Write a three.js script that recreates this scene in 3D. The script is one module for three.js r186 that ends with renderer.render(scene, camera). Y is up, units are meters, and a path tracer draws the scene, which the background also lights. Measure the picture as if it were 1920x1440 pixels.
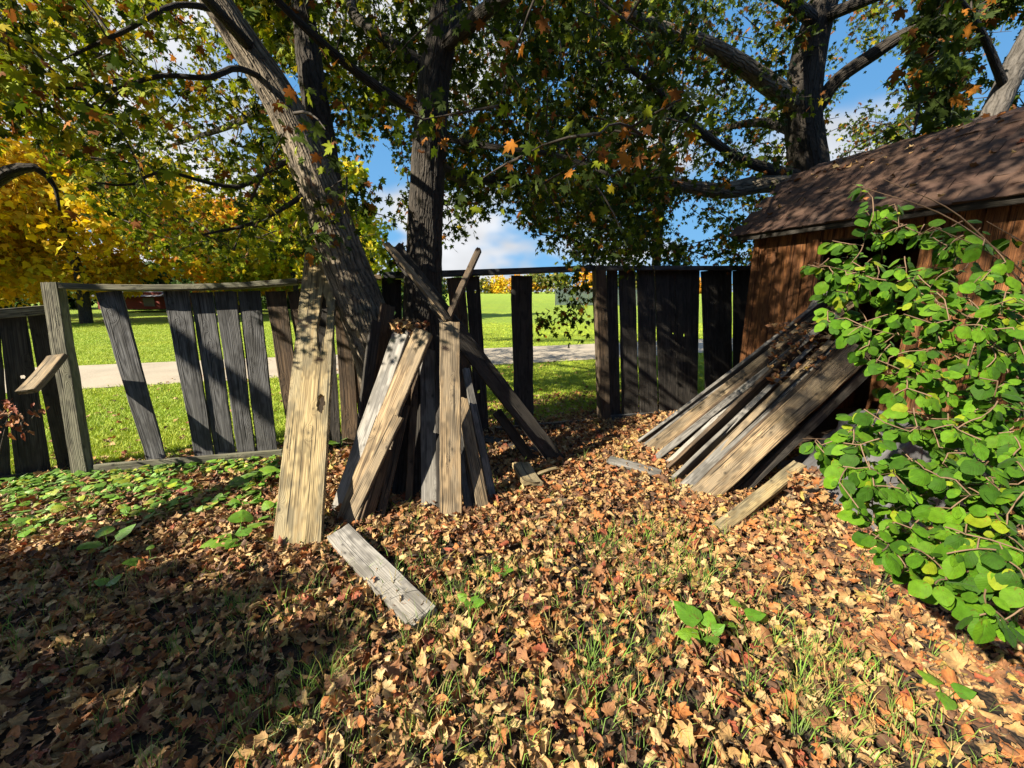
import * as THREE from 'three';
import { mergeGeometries, toCreasedNormals } from 'three/addons/utils/BufferGeometryUtils.js';
import { ImprovedNoise } from 'three/addons/math/ImprovedNoise.js';

// ---------------------------------------------------------------- camera, sky, sun, exposure
const scene = new THREE.Scene();
const EYE = new THREE.Vector3(0, 1.55, 0), PITCH = THREE.MathUtils.degToRad(12.65), FOCAL = 780;   // focal length in pixels of a 1920 x 1440 picture
const camera = new THREE.PerspectiveCamera(2 * Math.atan(720 / FOCAL) * 180 / Math.PI, 4 / 3, 0.05, 1500);
camera.position.copy(EYE); camera.rotation.x = -PITCH; scene.add(camera);
const renderer = new THREE.WebGLRenderer({ antialias: true });
renderer.setSize(1024, 768);
renderer.toneMapping = THREE.LinearToneMapping;
renderer.toneMappingExposure = 2.9;
renderer.shadowMap.enabled = true;
const SUN_EL = THREE.MathUtils.degToRad(33), SUN_AZ = new THREE.Vector2(-0.83, 0.56).normalize();
const SUN = new THREE.Vector3(SUN_AZ.x * Math.cos(SUN_EL), Math.sin(SUN_EL), SUN_AZ.y * Math.cos(SUN_EL));
const sun = new THREE.DirectionalLight(new THREE.Color(1, 0.89, 0.7), 5);
sun.target.position.set(0, 0, -4); sun.position.copy(SUN).multiplyScalar(40).add(sun.target.position);
sun.castShadow = true; sun.shadow.mapSize.set(4096, 4096);
Object.assign(sun.shadow.camera, { left: -16, right: 16, top: 16, bottom: -16, near: 1, far: 90 });
scene.add(sun, sun.target);

// ---------------------------------------------------------------- random numbers, noise, helpers
function rng(seed) { let a = seed >>> 0; return () => { a = (a + 0x6D2B79F5) | 0; let t = Math.imul(a ^ (a >>> 15), 1 | a); t = (t + Math.imul(t ^ (t >>> 7), 61 | t)) ^ t; return ((t ^ (t >>> 14)) >>> 0) / 4294967296; }; }
const perlin = new ImprovedNoise();
const n3 = (x, y, z) => perlin.noise(x, y, z);
const fbm = (x, y, z, o = 4) => { let s = 0, a = 0.5; for (let i = 0; i < o; i++) { s += a * n3(x, y, z); x *= 2.03; y *= 2.03; z *= 2.03; a *= 0.5; } return s; };
const lerp = THREE.MathUtils.lerp, clamp = THREE.MathUtils.clamp, sstep = THREE.MathUtils.smoothstep;
const V = (x, y, z) => new THREE.Vector3(x, y, z);
const sp = Math.sin(PITCH), cp = Math.cos(PITCH);
// where the photograph shows a point: its viewing direction, and that direction met with a plane of the real place
const ray = (px, py) => { const X = (px - 960) / FOCAL, Y = (py - 720) / FOCAL; return V(X, -sp - Y * cp, -cp + Y * sp); };
const at = (px, py, z) => { const d = ray(px, py); return d.multiplyScalar(z / -d.z).add(EYE); };              // at distance z ahead
const gnd = (px, py, h = 0) => { const d = ray(px, py); return d.multiplyScalar((h - EYE.y) / d.y).add(EYE); };  // on the ground
const onPlane = (px, py, P, N) => { const d = ray(px, py); return d.multiplyScalar(P.clone().sub(EYE).dot(N) / d.dot(N)).add(EYE); };
const shown = (p) => { const r = p.clone().sub(EYE), w = -r.y * sp - r.z * cp; return [960 + FOCAL * r.x / w, 720 - FOCAL * (r.y * cp - r.z * sp) / w, w]; };

const used = {};
function numbered(n) { if (!(n in used)) { used[n] = 0; return n; } used[n]++; return n + '_' + String(used[n]).padStart(3, '0'); }
function shade(o) { o.traverse((m) => { if (m.isMesh) { m.castShadow = true; m.receiveShadow = true; } }); return o; }
function tag(o, label, category, group) { o.userData.label = label; o.userData.category = category; if (group) o.userData.group = group; return o; }
function thing(name, label, category, pos = V(0, 0, 0), group) { const g = new THREE.Group(); g.name = numbered(name); g.position.copy(pos); scene.add(g); return tag(g, label, category, group); }
function part(name, geo, m, parent) { const o = new THREE.Mesh(geo, m); o.name = name; o.castShadow = o.receiveShadow = true; parent.add(o); return o; }
function struct(name, geo, m) { const o = new THREE.Mesh(geo, m); o.name = name; o.castShadow = o.receiveShadow = true; o.userData.kind = 'structure'; scene.add(o); return o; }
const rgb = (r, g, b) => new THREE.Color().setRGB(r, g, b);

// ---------------------------------------------------------------- textures
function tileNoise(seed) {
  const r = rng(seed), T = new Float32Array(65536); for (let i = 0; i < 65536; i++) T[i] = r();
  return (u, v, fu, fv) => {            // u, v in 0..1; fu, fv whole numbers of cells
    const x = u * fu, y = v * fv, x0 = Math.floor(x), y0 = Math.floor(y); let a = x - x0, b = y - y0; a = a * a * (3 - 2 * a); b = b * b * (3 - 2 * b);
    const g = (i, j) => T[((((i % fu) + fu) % fu) * 157 + (((j % fv) + fv) % fv) * 1013 + fu * 31 + fv * 7) & 65535];
    return lerp(lerp(g(x0, y0), g(x0 + 1, y0), a), lerp(g(x0, y0 + 1), g(x0 + 1, y0 + 1), a), b);
  };
}
function tex(w, h, fn, srgb) {
  const d = new Uint8Array(w * h * 4), c = [0, 0, 0];
  const enc = (v) => 255 * (srgb ? (v <= 0.0031308 ? v * 12.92 : 1.055 * Math.pow(v, 1 / 2.4) - 0.055) : v);
  for (let y = 0; y < h; y++) for (let x = 0; x < w; x++) { fn(x / w, y / h, c); const i = (y * w + x) * 4; for (let k = 0; k < 3; k++) d[i + k] = clamp(Math.round(enc(clamp(c[k], 0, 1))), 0, 255); d[i + 3] = 255; }
  const t = new THREE.DataTexture(d, w, h); t.wrapS = t.wrapT = THREE.RepeatWrapping; t.magFilter = THREE.LinearFilter; t.minFilter = THREE.LinearFilter;
  if (srgb) t.colorSpace = THREE.SRGBColorSpace; t.needsUpdate = true; return t;
}
// sky: deep blue, bright cloud banks low and to the left
{
  const w = 1024, h = 512, d = new Float32Array(w * h * 4);
  for (let j = 0; j < h; j++) {
    const el = ((j + 0.5) / h - 0.5) * Math.PI, s = Math.max(Math.sin(el), 0);
    for (let i = 0; i < w; i++) {
      const az = ((i + 0.5) / w - 0.5) * 2 * Math.PI, dx = Math.cos(az) * Math.cos(el), dz = Math.sin(az) * Math.cos(el), k = (j * w + i) * 4;
      const t = Math.pow(1 - s, 1.7);
      let r = lerp(0.02, 0.085, t), g = lerp(0.085, 0.2, t), b = lerp(0.215, 0.33, t);
      const q = 1.5 / (s + 0.32);
      let c = fbm(dx * q + 3.1, dz * q + 1.7, 4.2, 5) * 1.7 - 0.06 + 0.34 * Math.pow(1 - s, 5) - 0.3 * dx;
      c = sstep(c, 0.0, 0.42);
      const cl = 0.28 + 0.14 * fbm(dx * q * 2.1, dz * q * 2.1, 9.3, 3);
      r = lerp(r, cl * 0.98, c); g = lerp(g, cl, c); b = lerp(b, cl * 1.04, c);
      d[k] = r; d[k + 1] = g; d[k + 2] = b; d[k + 3] = 1;
    }
  }
  const sky = new THREE.DataTexture(d, w, h, THREE.RGBAFormat, THREE.FloatType);
  sky.mapping = THREE.EquirectangularReflectionMapping; sky.magFilter = THREE.LinearFilter; sky.needsUpdate = true;
  scene.background = sky; scene.environment = sky;
}
// wood: one grain field, several colourings
const WW = 256, WH = 1024, grain = new Float32Array(WW * WH), fibre = new Float32Array(WW * WH), crackF = new Float32Array(WW * WH), knotF = new Float32Array(WW * WH), blotch = new Float32Array(WW * WH);
{
  const N = tileNoise(11), R = rng(5), knots = []; for (let i = 0; i < 7; i++) knots.push([R(), R(), 0.05 + 0.05 * R()]);
  for (let y = 0; y < WH; y++) for (let x = 0; x < WW; x++) {
    const u = x / WW, v = y / WH, i = y * WW + x; let f = u * 4 + 1.3 * N(u, v, 3, 2) + 0.5 * N(u, v, 7, 5), kn = 0;
    for (const [a, b, r] of knots) { let du = Math.abs(u - a), dv = Math.abs(v - b); du = Math.min(du, 1 - du); dv = Math.min(dv, 1 - dv) * 4; const e = Math.exp(-(du * du + dv * dv * 0.55) / (r * r)); f += 1.4 * e; kn = Math.max(kn, Math.exp(-(du * du + dv * dv) / (r * r * 0.18))); }
    grain[i] = Math.pow(0.5 + 0.5 * Math.sin(2 * Math.PI * f * 4), 1.6);
    fibre[i] = 0.55 * N(u, v, 96, 10) + 0.45 * N(u, v, 190, 22);
    const c = N(u, v, 34, 4) * 0.75 + N(u, v, 80, 9) * 0.25; crackF[i] = sstep(c, 0.74, 0.84);
    knotF[i] = kn; blotch[i] = 0.5 * N(u, v, 3, 4) + 0.3 * N(u, v, 9, 14) + 0.2 * N(u, v, 24, 40);
  }
}
const bN = tileNoise(57), blotch2 = (u, v) => 0.6 * bN(u, v, 5, 7) + 0.4 * bN(u, v, 16, 34);
const wi = (u, v) => Math.min(WH - 1, Math.floor(v * WH)) * WW + Math.min(WW - 1, Math.floor(u * WW));
const woodMap = (light, dark, stain, cr = 0.75) => tex(WW, WH, (u, v, c) => {
  const i = wi(u, v), t = clamp(1.5 * (fibre[i] - 0.5) + 0.5 + 0.55 * (grain[i] - 0.45), 0, 1), b = sstep(blotch[i], 0.4, 0.66), m = (1 - cr * crackF[i]) * (0.62 + 0.55 * sstep(blotch2(u, v), 0.25, 0.6)), k = 1 - 0.75 * knotF[i];
  for (let q = 0; q < 3; q++) c[q] = lerp(lerp(light[q], dark[q], t), stain[q], 0.6 * b) * m * k;
}, true);
const woodBump = tex(WW, WH, (u, v, c) => { const i = wi(u, v); c[0] = c[1] = c[2] = clamp(0.75 - 0.3 * fibre[i] - 0.2 * grain[i] - 0.5 * crackF[i] - 0.2 * knotF[i], 0, 1); });
const wood = (light, dark, stain, bump = 0.0055, cr) => new THREE.MeshStandardMaterial({ map: woodMap(light, dark, stain, cr), bumpMap: woodBump, bumpScale: bump, roughness: 0.88 });
const M = {
  tan: wood([0.33, 0.26, 0.135], [0.15, 0.108, 0.052], [0.19, 0.168, 0.11]),
  gold: wood([0.29, 0.215, 0.125], [0.085, 0.056, 0.031], [0.15, 0.124, 0.088]),
  grey: wood([0.2, 0.192, 0.18], [0.075, 0.072, 0.068], [0.125, 0.118, 0.105]),
  silver: wood([0.26, 0.25, 0.235], [0.155, 0.148, 0.138], [0.2, 0.185, 0.16], 0.003, 0.3),
  fence: wood([0.12, 0.122, 0.128], [0.03, 0.031, 0.034], [0.06, 0.06, 0.06]),
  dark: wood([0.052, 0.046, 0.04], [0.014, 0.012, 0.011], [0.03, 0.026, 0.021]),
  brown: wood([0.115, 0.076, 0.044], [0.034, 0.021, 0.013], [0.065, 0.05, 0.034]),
  post: wood([0.2, 0.19, 0.14], [0.07, 0.063, 0.046], [0.115, 0.117, 0.08]),
  siding: wood([0.3, 0.125, 0.04], [0.08, 0.03, 0.012], [0.15, 0.06, 0.022], 0.006),
};
const bark = (() => {
  const N = tileNoise(23), ridge = (u, v) => { const w = u + 0.03 * (N(u, v, 6, 10) - 0.5); const a = 1 - Math.abs(2 * N(w, v, 22, 7) - 1), b = 1 - Math.abs(2 * N(w, v, 46, 16) - 1); return clamp(1 - 0.75 * Math.pow(a, 2.2) - 0.35 * Math.pow(b, 3), 0, 1); };
  const cm = (l, d) => tex(512, 512, (u, v, c) => { const r = ridge(u, v), m = 0.8 + 0.4 * N(u, v, 90, 60), g = N(u, v, 5, 4); for (let k = 0; k < 3; k++) c[k] = lerp(d[k], l[k], r) * m * lerp(0.8, 1.1, g); }, true);
  const bm = tex(512, 512, (u, v, c) => { c[0] = c[1] = c[2] = ridge(u, v) * 0.85 + 0.15 * N(u, v, 90, 60); });
  const mk = (l, d, b = 0.022) => new THREE.MeshStandardMaterial({ map: cm(l, d), bumpMap: bm, bumpScale: b, roughness: 0.93 });
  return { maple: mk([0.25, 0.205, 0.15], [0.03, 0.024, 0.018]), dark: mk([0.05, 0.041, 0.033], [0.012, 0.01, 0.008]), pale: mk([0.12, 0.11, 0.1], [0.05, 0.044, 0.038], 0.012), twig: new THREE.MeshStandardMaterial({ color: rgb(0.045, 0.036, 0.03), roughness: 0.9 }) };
})();

// ---------------------------------------------------------------- geometry: planks, tubes, leaves
function fromQuads(rows, closed = true, caps = true) {          // rows of rings of {p, u, v}
  const P = [], U = [], n = rows[0].length;
  const push = (a) => { P.push(a.p.x, a.p.y, a.p.z); U.push(a.u, a.v); };
  for (let j = 0; j + 1 < rows.length; j++) for (let i = 0; i < n - 1; i++) { const a = rows[j][i], b = rows[j][i + 1], c = rows[j + 1][i + 1], d = rows[j + 1][i]; push(a); push(b); push(c); push(a); push(c); push(d); }
  if (caps) for (const [r, s] of [[rows[0], -1], [rows[rows.length - 1], 1]]) {
    const m = { p: V(0, 0, 0), u: 0, v: 0 }; for (let i = 0; i < n - 1; i++) { m.p.add(r[i].p); m.u += r[i].u; m.v += r[i].v; } m.p.divideScalar(n - 1); m.u /= n - 1; m.v /= n - 1;
    for (let i = 0; i < n - 1; i++) { if (s < 0) { push(m); push(r[i + 1]); push(r[i]); } else { push(m); push(r[i]); push(r[i + 1]); } }
  }
  const g = new THREE.BufferGeometry(); g.setAttribute('position', new THREE.Float32BufferAttribute(P, 3)); g.setAttribute('uv', new THREE.Float32BufferAttribute(U, 2));
  return g;
}
// a weathered board along +y: width across x, face towards +z; worn arrises, split ends, slight bow and twist
function plankGeo({ L, W, T = 0.028, seed = 1, rough = 0.012, bow = 0.018, twist = 0.06, taper = 1, skewTop = 0, skewBase = 0, sag = 0 }) {
  const R = rng(seed * 7919 + 13), c = Math.min(0.004, T * 0.2), ac = 6, hw = W / 2, ht = T / 2, prof = [];
  for (let i = 0; i <= ac; i++) prof.push([lerp(-hw + c, hw - c, i / ac), ht]);
  prof.push([hw, ht - c], [hw, -ht + c]);
  for (let i = ac; i >= 0; i--) prof.push([lerp(-hw + c, hw - c, i / ac), -ht]);
  prof.push([-hw, -ht + c], [-hw, ht - c]); prof.push(prof[0]);
  prof.reverse();
  let per = 0; const us = prof.map((p, i) => { if (i) per += Math.hypot(p[0] - prof[i - 1][0], p[1] - prof[i - 1][1]); return per / 0.28; });
  const uo = R() , vo = R(), ny = Math.max(6, Math.round(L / 0.13)), s1 = R() * 50, tw = (R() - 0.5) * 2 * twist, bw = (R() - 0.5) * 2 * bow, rows = [];
  for (let j = 0; j <= ny; j++) {
    const t = j / ny, end = j === 0 || j === ny, sc = lerp(1, taper, t);
    rows.push(prof.map(([x, z], i) => {
      let y = t * L; const edge = Math.abs(x) > hw - c - 1e-6 ? 0.0035 * n3(s1, y * 5, x > 0 ? 3 : 8) * (1 + W * 4) : 0;
      if (end) y += (j ? -1 : 1) * Math.abs(rough * 2.2 * n3(x * 42 + s1, z * 9, j ? 2.5 : 7.5)) ;
      if (end) y += x / hw * (j ? skewTop : skewBase);
      let X = (x + Math.sign(x) * edge) * sc; const a = tw * (t - 0.5);
      const zz = z + (bw + sag) * 4 * t * (1 - t) + 0.002 * n3(x * 20, y * 3, s1);
      return { p: V(X * Math.cos(a) - zz * Math.sin(a) + 0.006 * n3(s1, y * 1.5, 1) , y, X * Math.sin(a) + zz * Math.cos(a)), u: us[i] + uo, v: y / 1.6 + vo };
    }));
  }
  return toCreasedNormals(fromQuads(rows), 0.6);
}
// a plank with holes rotted through it
function holedGeo({ L, W, T, holes, seed, taper = 1, rough = 0.012 }) {
  const s = new THREE.Shape(), N = 26, hw = W / 2, w = (y) => hw * lerp(1, taper, y / L);
  for (let i = 0; i <= 8; i++) { const x = lerp(-hw, hw, i / 8); (i ? s.lineTo : s.moveTo).call(s, x, Math.abs(n3(x * 40, seed, 1)) * rough); }
  for (let i = 1; i < N; i++) { const y = L * i / N; s.lineTo(w(y) + 0.003 * n3(y * 6, seed, 4), y); }
  for (let i = 8; i >= 0; i--) { const x = lerp(-w(L), w(L), i / 8); s.lineTo(x, L - Math.abs(n3(x * 40, seed, 6)) * rough * 2); }
  for (let i = N - 1; i > 0; i--) { const y = L * i / N; s.lineTo(-w(y) + 0.003 * n3(y * 6, seed, 9), y); }
  for (const [cx, cy, rx, ry] of holes) {
    const h = new THREE.Path(), K = 22;
    for (let i = 0; i < K; i++) { const a = i / K * 2 * Math.PI, q = 1 + 0.45 * n3(Math.cos(a) * 2.5 + seed, Math.sin(a) * 2.5, cy * 9), x = cx + Math.sign(Math.cos(a)) * Math.pow(Math.abs(Math.cos(a)), 0.6) * rx * q, y = cy + Math.sin(a) * ry * q; (i ? h.lineTo : h.moveTo).call(h, x, y); }
    h.closePath(); s.holes.push(h);
  }
  const g = new THREE.ExtrudeGeometry(s, { depth: T - 0.006, bevelEnabled: true, bevelSize: 0.003, bevelThickness: 0.003, bevelSegments: 1, steps: 1 });
  g.translate(0, 0, -T / 2 + 0.003);
  const uv = g.attributes.uv; for (let i = 0; i < uv.count; i++) uv.setXY(i, uv.getX(i) / 0.28 + 0.17, uv.getY(i) / 1.6 + 0.3);
  return toCreasedNormals(g, 0.5);
}
function stand(o, P, Q, hint, parentPos) {                       // put a +y plank from P to Q, its face turned to the hint
  const y = Q.clone().sub(P).normalize(), z = hint.clone().addScaledVector(y, -hint.dot(y)).normalize(), x = y.clone().cross(z);
  o.quaternion.setFromRotationMatrix(new THREE.Matrix4().makeBasis(x, y, z)); o.position.copy(P); if (parentPos) o.position.sub(parentPos); return o;
}
// a round limb through points with radii; bark relief in the surface itself
function limbGeo(pts, radii, { sides = 20, step = 0.08, relief = 0.05, seed = 1, flare = 0, cap = false } = {}) {
  const curve = new THREE.CatmullRomCurve3(pts, false, 'centripetal'), L = curve.getLength(), n = Math.max(4, Math.round(L / step)), rows = [];
  const fr = curve.computeFrenetFrames(n, false), m = radii.length - 1, rm = radii.reduce((a, b) => a + b) / radii.length, uTiles = Math.max(1, Math.round(2 * Math.PI * rm / 0.55));
  for (let j = 0; j <= n; j++) {
    const t = j / n, c = curve.getPointAt(t), k = Math.min(m - 1e-6, curve.getUtoTmapping(t) * m), i0 = Math.floor(k); let r = lerp(radii[i0], radii[i0 + 1], k - i0);
    const row = [];
    for (let i = 0; i <= sides; i++) {
      const a = (i % sides) / sides * 2 * Math.PI, ca = Math.cos(a), sa = Math.sin(a);
      let q = 1 + relief * (1.3 * n3(ca * 1.3 + seed, sa * 1.3, t * L * 1.1) + (relief > 0.02 ? 0.8 * (1 - 2.4 * Math.abs(n3(ca * 5 + seed, sa * 5, t * L * 2.2))) : 0));
      if (flare) q += flare * Math.exp(-t * L / 0.28) * (0.6 + 0.5 * Math.sin(a * 4 + seed));
      row.push({ p: c.clone().addScaledVector(fr.normals[j], ca * r * q).addScaledVector(fr.binormals[j], sa * r * q), u: i / sides * uTiles, v: t * L / 0.8 });
    }
    rows.push(row);
  }
  const g = fromQuads(rows.map((r) => r.reverse()), true, cap);
  return smooth(g);
}
function smooth(g) { return toCreasedNormals(g, 1.4); }
function twigGeo(pts, r0, r1) {                                  // cheap four-sided twig
  const P = [], I = [], n = pts.length;
  for (let j = 0; j < n; j++) { const d = pts[Math.min(n - 1, j + 1)].clone().sub(pts[Math.max(0, j - 1)]).normalize(), a = Math.abs(d.y) < 0.9 ? V(0, 1, 0).cross(d).normalize() : V(1, 0, 0).cross(d).normalize(), b = d.clone().cross(a), r = lerp(r0, r1, j / (n - 1)); for (let i = 0; i < 4; i++) { const q = pts[j].clone().addScaledVector(a, Math.cos(i * Math.PI / 2) * r).addScaledVector(b, Math.sin(i * Math.PI / 2) * r); P.push(q.x, q.y, q.z); } }
  for (let j = 0; j + 1 < n; j++) for (let i = 0; i < 4; i++) { const a = j * 4 + i, b = j * 4 + (i + 1) % 4; I.push(a, b, b + 4, a, b + 4, a + 4); }
  const g = new THREE.BufferGeometry(); g.setAttribute('position', new THREE.Float32BufferAttribute(P, 3)); g.setIndex(I); g.computeVertexNormals(); return g;
}
const MAPLE = [[0.05, 0.0], [0.28, -0.1], [0.44, 0.0], [0.27, 0.13], [0.5, 0.27], [0.62, 0.5], [0.42, 0.45], [0.23, 0.42], [0.29, 0.68], [0.13, 0.66], [0, 1.0]];
const MAPLE_DRY = [[0.06, 0.0], [0.27, -0.06], [0.4, 0.04], [0.33, 0.15], [0.47, 0.29], [0.52, 0.47], [0.42, 0.49], [0.3, 0.52], [0.3, 0.68], [0.16, 0.74], [0, 1.0]];
const OVAL = [[0.1, 0.03], [0.24, 0.12], [0.34, 0.28], [0.38, 0.46], [0.35, 0.64], [0.26, 0.8], [0.13, 0.93], [0, 1.0]];
const HEART = [[0.14, -0.1], [0.34, -0.08], [0.46, 0.12], [0.44, 0.36], [0.34, 0.58], [0.2, 0.78], [0.08, 0.92], [0, 1.0]];
const SIMPLE = [[0.3, 0.1], [0.42, 0.45], [0.2, 0.55], [0, 1.0]];
function leafGeo(half, { curl = 0.3, bend = 0.3, crinkle = 0.06, stalk = 0.35, seed = 1, rings = 2, fold = 0.15 } = {}) {
  const R = rng(seed * 101 + 7), o = half.map(([x, y]) => [x, y]).concat(half.slice(0, -1).reverse().map(([x, y]) => [-x, y]));
  const c0 = [0, 0.18], P = [], I = [], U = [], n = o.length, put = (x, y, k) => { const z = curl * x * x * (1 + 0.5 * Math.sin(seed + y * 4)) - fold * Math.abs(x) - bend * (y - 0.2) * (y - 0.2) * Math.sign(y - 0.2) + crinkle * k * (R() - 0.5) * 2; P.push(x, y, z); U.push(x + 0.5, y); };
  put(c0[0], c0[1], 0.3);
  for (let r = 1; r <= rings; r++) for (let i = 0; i < n; i++) put(lerp(c0[0], o[i][0], r / rings), lerp(c0[1], o[i][1], r / rings), r / rings);
  for (let i = 0; i < n; i++) { const a = 1 + i, b = 1 + (i + 1) % n; I.push(0, a, b); for (let r = 1; r < rings; r++) { const s = n * r; I.push(a + s - n, a + s, b + s, a + s - n, b + s, b + s - n); } }
  if (stalk) { const b = P.length / 3, w = 0.012; P.push(-w, 0.14, 0, w, 0.14, 0, w * 0.7, -stalk, -0.08, -w * 0.7, -stalk, -0.08); U.push(0.5, 0, 0.5, 0, 0.5, 0, 0.5, 0); I.push(b, b + 2, b + 1, b, b + 3, b + 2); }
  const g = new THREE.BufferGeometry(); g.setAttribute('position', new THREE.Float32BufferAttribute(P, 3)); g.setAttribute('uv', new THREE.Float32BufferAttribute(U, 2)); g.setIndex(I); g.computeVertexNormals(); return g;
}
const leafMat = (c, tr = 0.4, rough = 0.75, extra = {}) => new THREE.MeshPhysicalMaterial({ color: c, transmission: tr, thickness: 0, roughness: rough, side: THREE.DoubleSide, ...extra });
const veinN = tileNoise(3);
const veinTex = tex(128, 128, (u, v, c) => { const x = Math.abs(u - 0.5); const mid = Math.exp(-x * x / 0.00035), q = (v - x * 0.9) * 7, side = Math.exp(-Math.pow((q - Math.round(q)) / 0.09, 2)) * (1 - sstep(x, 0.3, 0.45)); const m = 0.9 + 0.16 * (veinN(u, v, 18, 18) - 0.5) + 0.3 * (veinN(u, v, 4, 5) - 0.5), a = Math.max(mid, 0.7 * side) * 0.18; c[0] = m * lerp(0.82, 1, a * 2); c[1] = m * lerp(0.86, 1, a * 2); c[2] = m * lerp(0.8, 1, a); const sp = sstep(veinN(u, v, 11, 9) * 0.7 + veinN(u, v, 31, 27) * 0.3, 0.78, 0.84); c[0] = lerp(c[0], 0.9, sp); c[1] = lerp(c[1], 0.4, sp); }, true);
const veinBump = tex(128, 128, (u, v, c) => { const x = Math.abs(u - 0.5); const mid = Math.exp(-x * x / 0.0006), q = (v - x * 0.9) * 7, side = Math.exp(-Math.pow((q - Math.round(q)) / 0.12, 2)); c[0] = c[1] = c[2] = 0.5 - 0.4 * Math.max(mid, 0.8 * side); });
const dryTex = tex(128, 128, (u, v, c) => { const x = u - 0.5, y = v - 0.12, an = Math.atan2(x, y) * 2.6; const ve = Math.exp(-Math.pow((an - Math.round(an)) / 0.1, 2)); const m = 0.7 + 0.4 * veinN(u, v, 6, 6) + 0.25 * (veinN(u, v, 24, 24) - 0.5); c[0] = m * (1 - 0.22 * ve); c[1] = m * (1 - 0.28 * ve) * (0.92 + 0.12 * veinN(u, v, 5, 7)); c[2] = m * (1 - 0.3 * ve); }, true);

// a random leaf placement
const _m = new THREE.Matrix4();
function leafMatrix(p, y, nrm, s) { const Y = y.clone().normalize(), Z = nrm.clone().addScaledVector(Y, -nrm.dot(Y)).normalize(), X = Y.clone().cross(Z); return new THREE.Matrix4().makeBasis(X.multiplyScalar(s), Y.multiplyScalar(s), Z.multiplyScalar(s)).setPosition(p); }
// leaves of one plant: the ones that show largest become meshes of their own, the rest one mass
function placeLeaves(parent, list, geos, mat, palette, singles, names = ['leaf', 'foliage']) {
  for (const l of list) { const [x, y, w] = shown(l.p); l.size = w > 0.2 && x > -20 && x < 1940 && y > -20 && y < 1460 ? l.s / w : 0; }
  const off = parent.isObject3D && parent !== scene ? parent.position : V(0, 0, 0);
  const order = [...list].sort((a, b) => b.size - a.size), own = new Set(order.slice(0, singles).filter((l) => l.size > 0));
  const mats = palette.map((c) => { const m = mat.clone(); m.color.multiply(c); return m; });
  for (const l of own) { const o = part(names[0], geos[l.g], mats[l.c], parent); l.m.clone().setPosition(l.p.clone().sub(off)).decompose(o.position, o.quaternion, o.scale); }
  const R = rng(list.length + 3), rest = geos.map(() => []);
  for (const l of list) if (!own.has(l)) rest[l.g].push(l);
  rest.forEach((ls, g) => {
    if (!ls.length) return;
    const im = new THREE.InstancedMesh(geos[g], mat, ls.length); im.name = names[1]; im.userData.kind = 'stuff'; im.castShadow = im.receiveShadow = true;
    ls.forEach((l, i) => { im.setMatrixAt(i, l.m.clone().setPosition(l.p.clone().sub(off))); const c = palette[l.c], k = 0.8 + 0.4 * R(); im.setColorAt(i, rgb(c.r * k, c.g * k, c.b * k)); });
    parent.add(im);
  });
}
// branches that reach for points in the crown, each new one from the nearest wood there is
function growTwigs(nodes, targets, R, { sag = 0.08, r = 0.006 } = {}) {
  const geos = [], ends = [], N = nodes.slice();
  const T = targets.map((t) => ({ t, d: Math.min(...nodes.map((n) => n.distanceToSquared(t))) })).sort((a, b) => a.d - b.d);
  for (const { t } of T) {
    let best = null, bd = 1e9; for (const n of N) { const dx = n.x - t.x, dy = n.y - t.y, dz = n.z - t.z, d = dx * dx + dy * dy + dz * dz; if (d < bd) { bd = d; best = n; } }
    const L = Math.sqrt(bd); if (L < 0.03) continue;
    const mid = best.clone().lerp(t, 0.5).add(V((R() - 0.5) * 0.25 * L, sag * L + (R() - 0.5) * 0.15 * L, (R() - 0.5) * 0.25 * L)), k = Math.max(3, Math.min(8, Math.round(L / 0.16))), pts = [];
    for (let i = 0; i <= k; i++) { const s = i / k, a = best.clone().lerp(mid, s), b = mid.clone().lerp(t, s); pts.push(a.lerp(b, s)); }
    geos.push(twigGeo(pts, Math.min(0.03, r * (0.8 + L * 1.6)), 0.0025)); for (let i = 1; i <= k; i++) N.push(pts[i]); ends.push(pts);
  }
  return { geo: geos.length ? mergeGeometries(geos) : null, ends };
}
const nodesOn = (pts, step = 0.15) => { const c = new THREE.CatmullRomCurve3(pts, false, 'centripetal'); return c.getSpacedPoints(Math.max(2, Math.round(c.getLength() / step))); };

// ---------------------------------------------------------------- ground, path, field
const fenceLine = [[-9, -2.75], [-4.23, -3.18], [-3.7, -3.33], [-2.26, -3.78], [-0.55, -4.35], [1.05, -4.88], [2.68, -5.3], [9, -6.2]];
const fenceZ = (x) => { for (let i = 0; i + 1 < fenceLine.length; i++) if (x < fenceLine[i + 1][0] || i === fenceLine.length - 2) { const [a, b] = fenceLine[i], [c, d] = fenceLine[i + 1]; return lerp(b, d, (x - a) / (c - a)); } };
const pA = gnd(-100, 745), pB = gnd(-100, 697), pC = gnd(1050, 678), pD = gnd(1050, 648);       // the two edges of the path
const pathAt = (x) => { const n = lerp(pA.z, pC.z, (x - pA.x) / (pC.x - pA.x)), f = lerp(pB.z, pD.z, (x - pB.x) / (pD.x - pB.x)); return [Math.max(n, f), Math.min(n, f)]; };
const yardness = (x, z) => sstep(z - fenceZ(x) + 0.5 * fbm(x * 1.2, z * 1.2, 3.3), -0.5, 0.15);
const groundY = (x, z) => { const near = 1 - sstep(Math.hypot(x, z + 2), 5, 9); return near * (0.035 * fbm(x * 0.9, z * 0.9, 1.5) + 0.012 * n3(x * 4, z * 4, 5)); };
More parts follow.
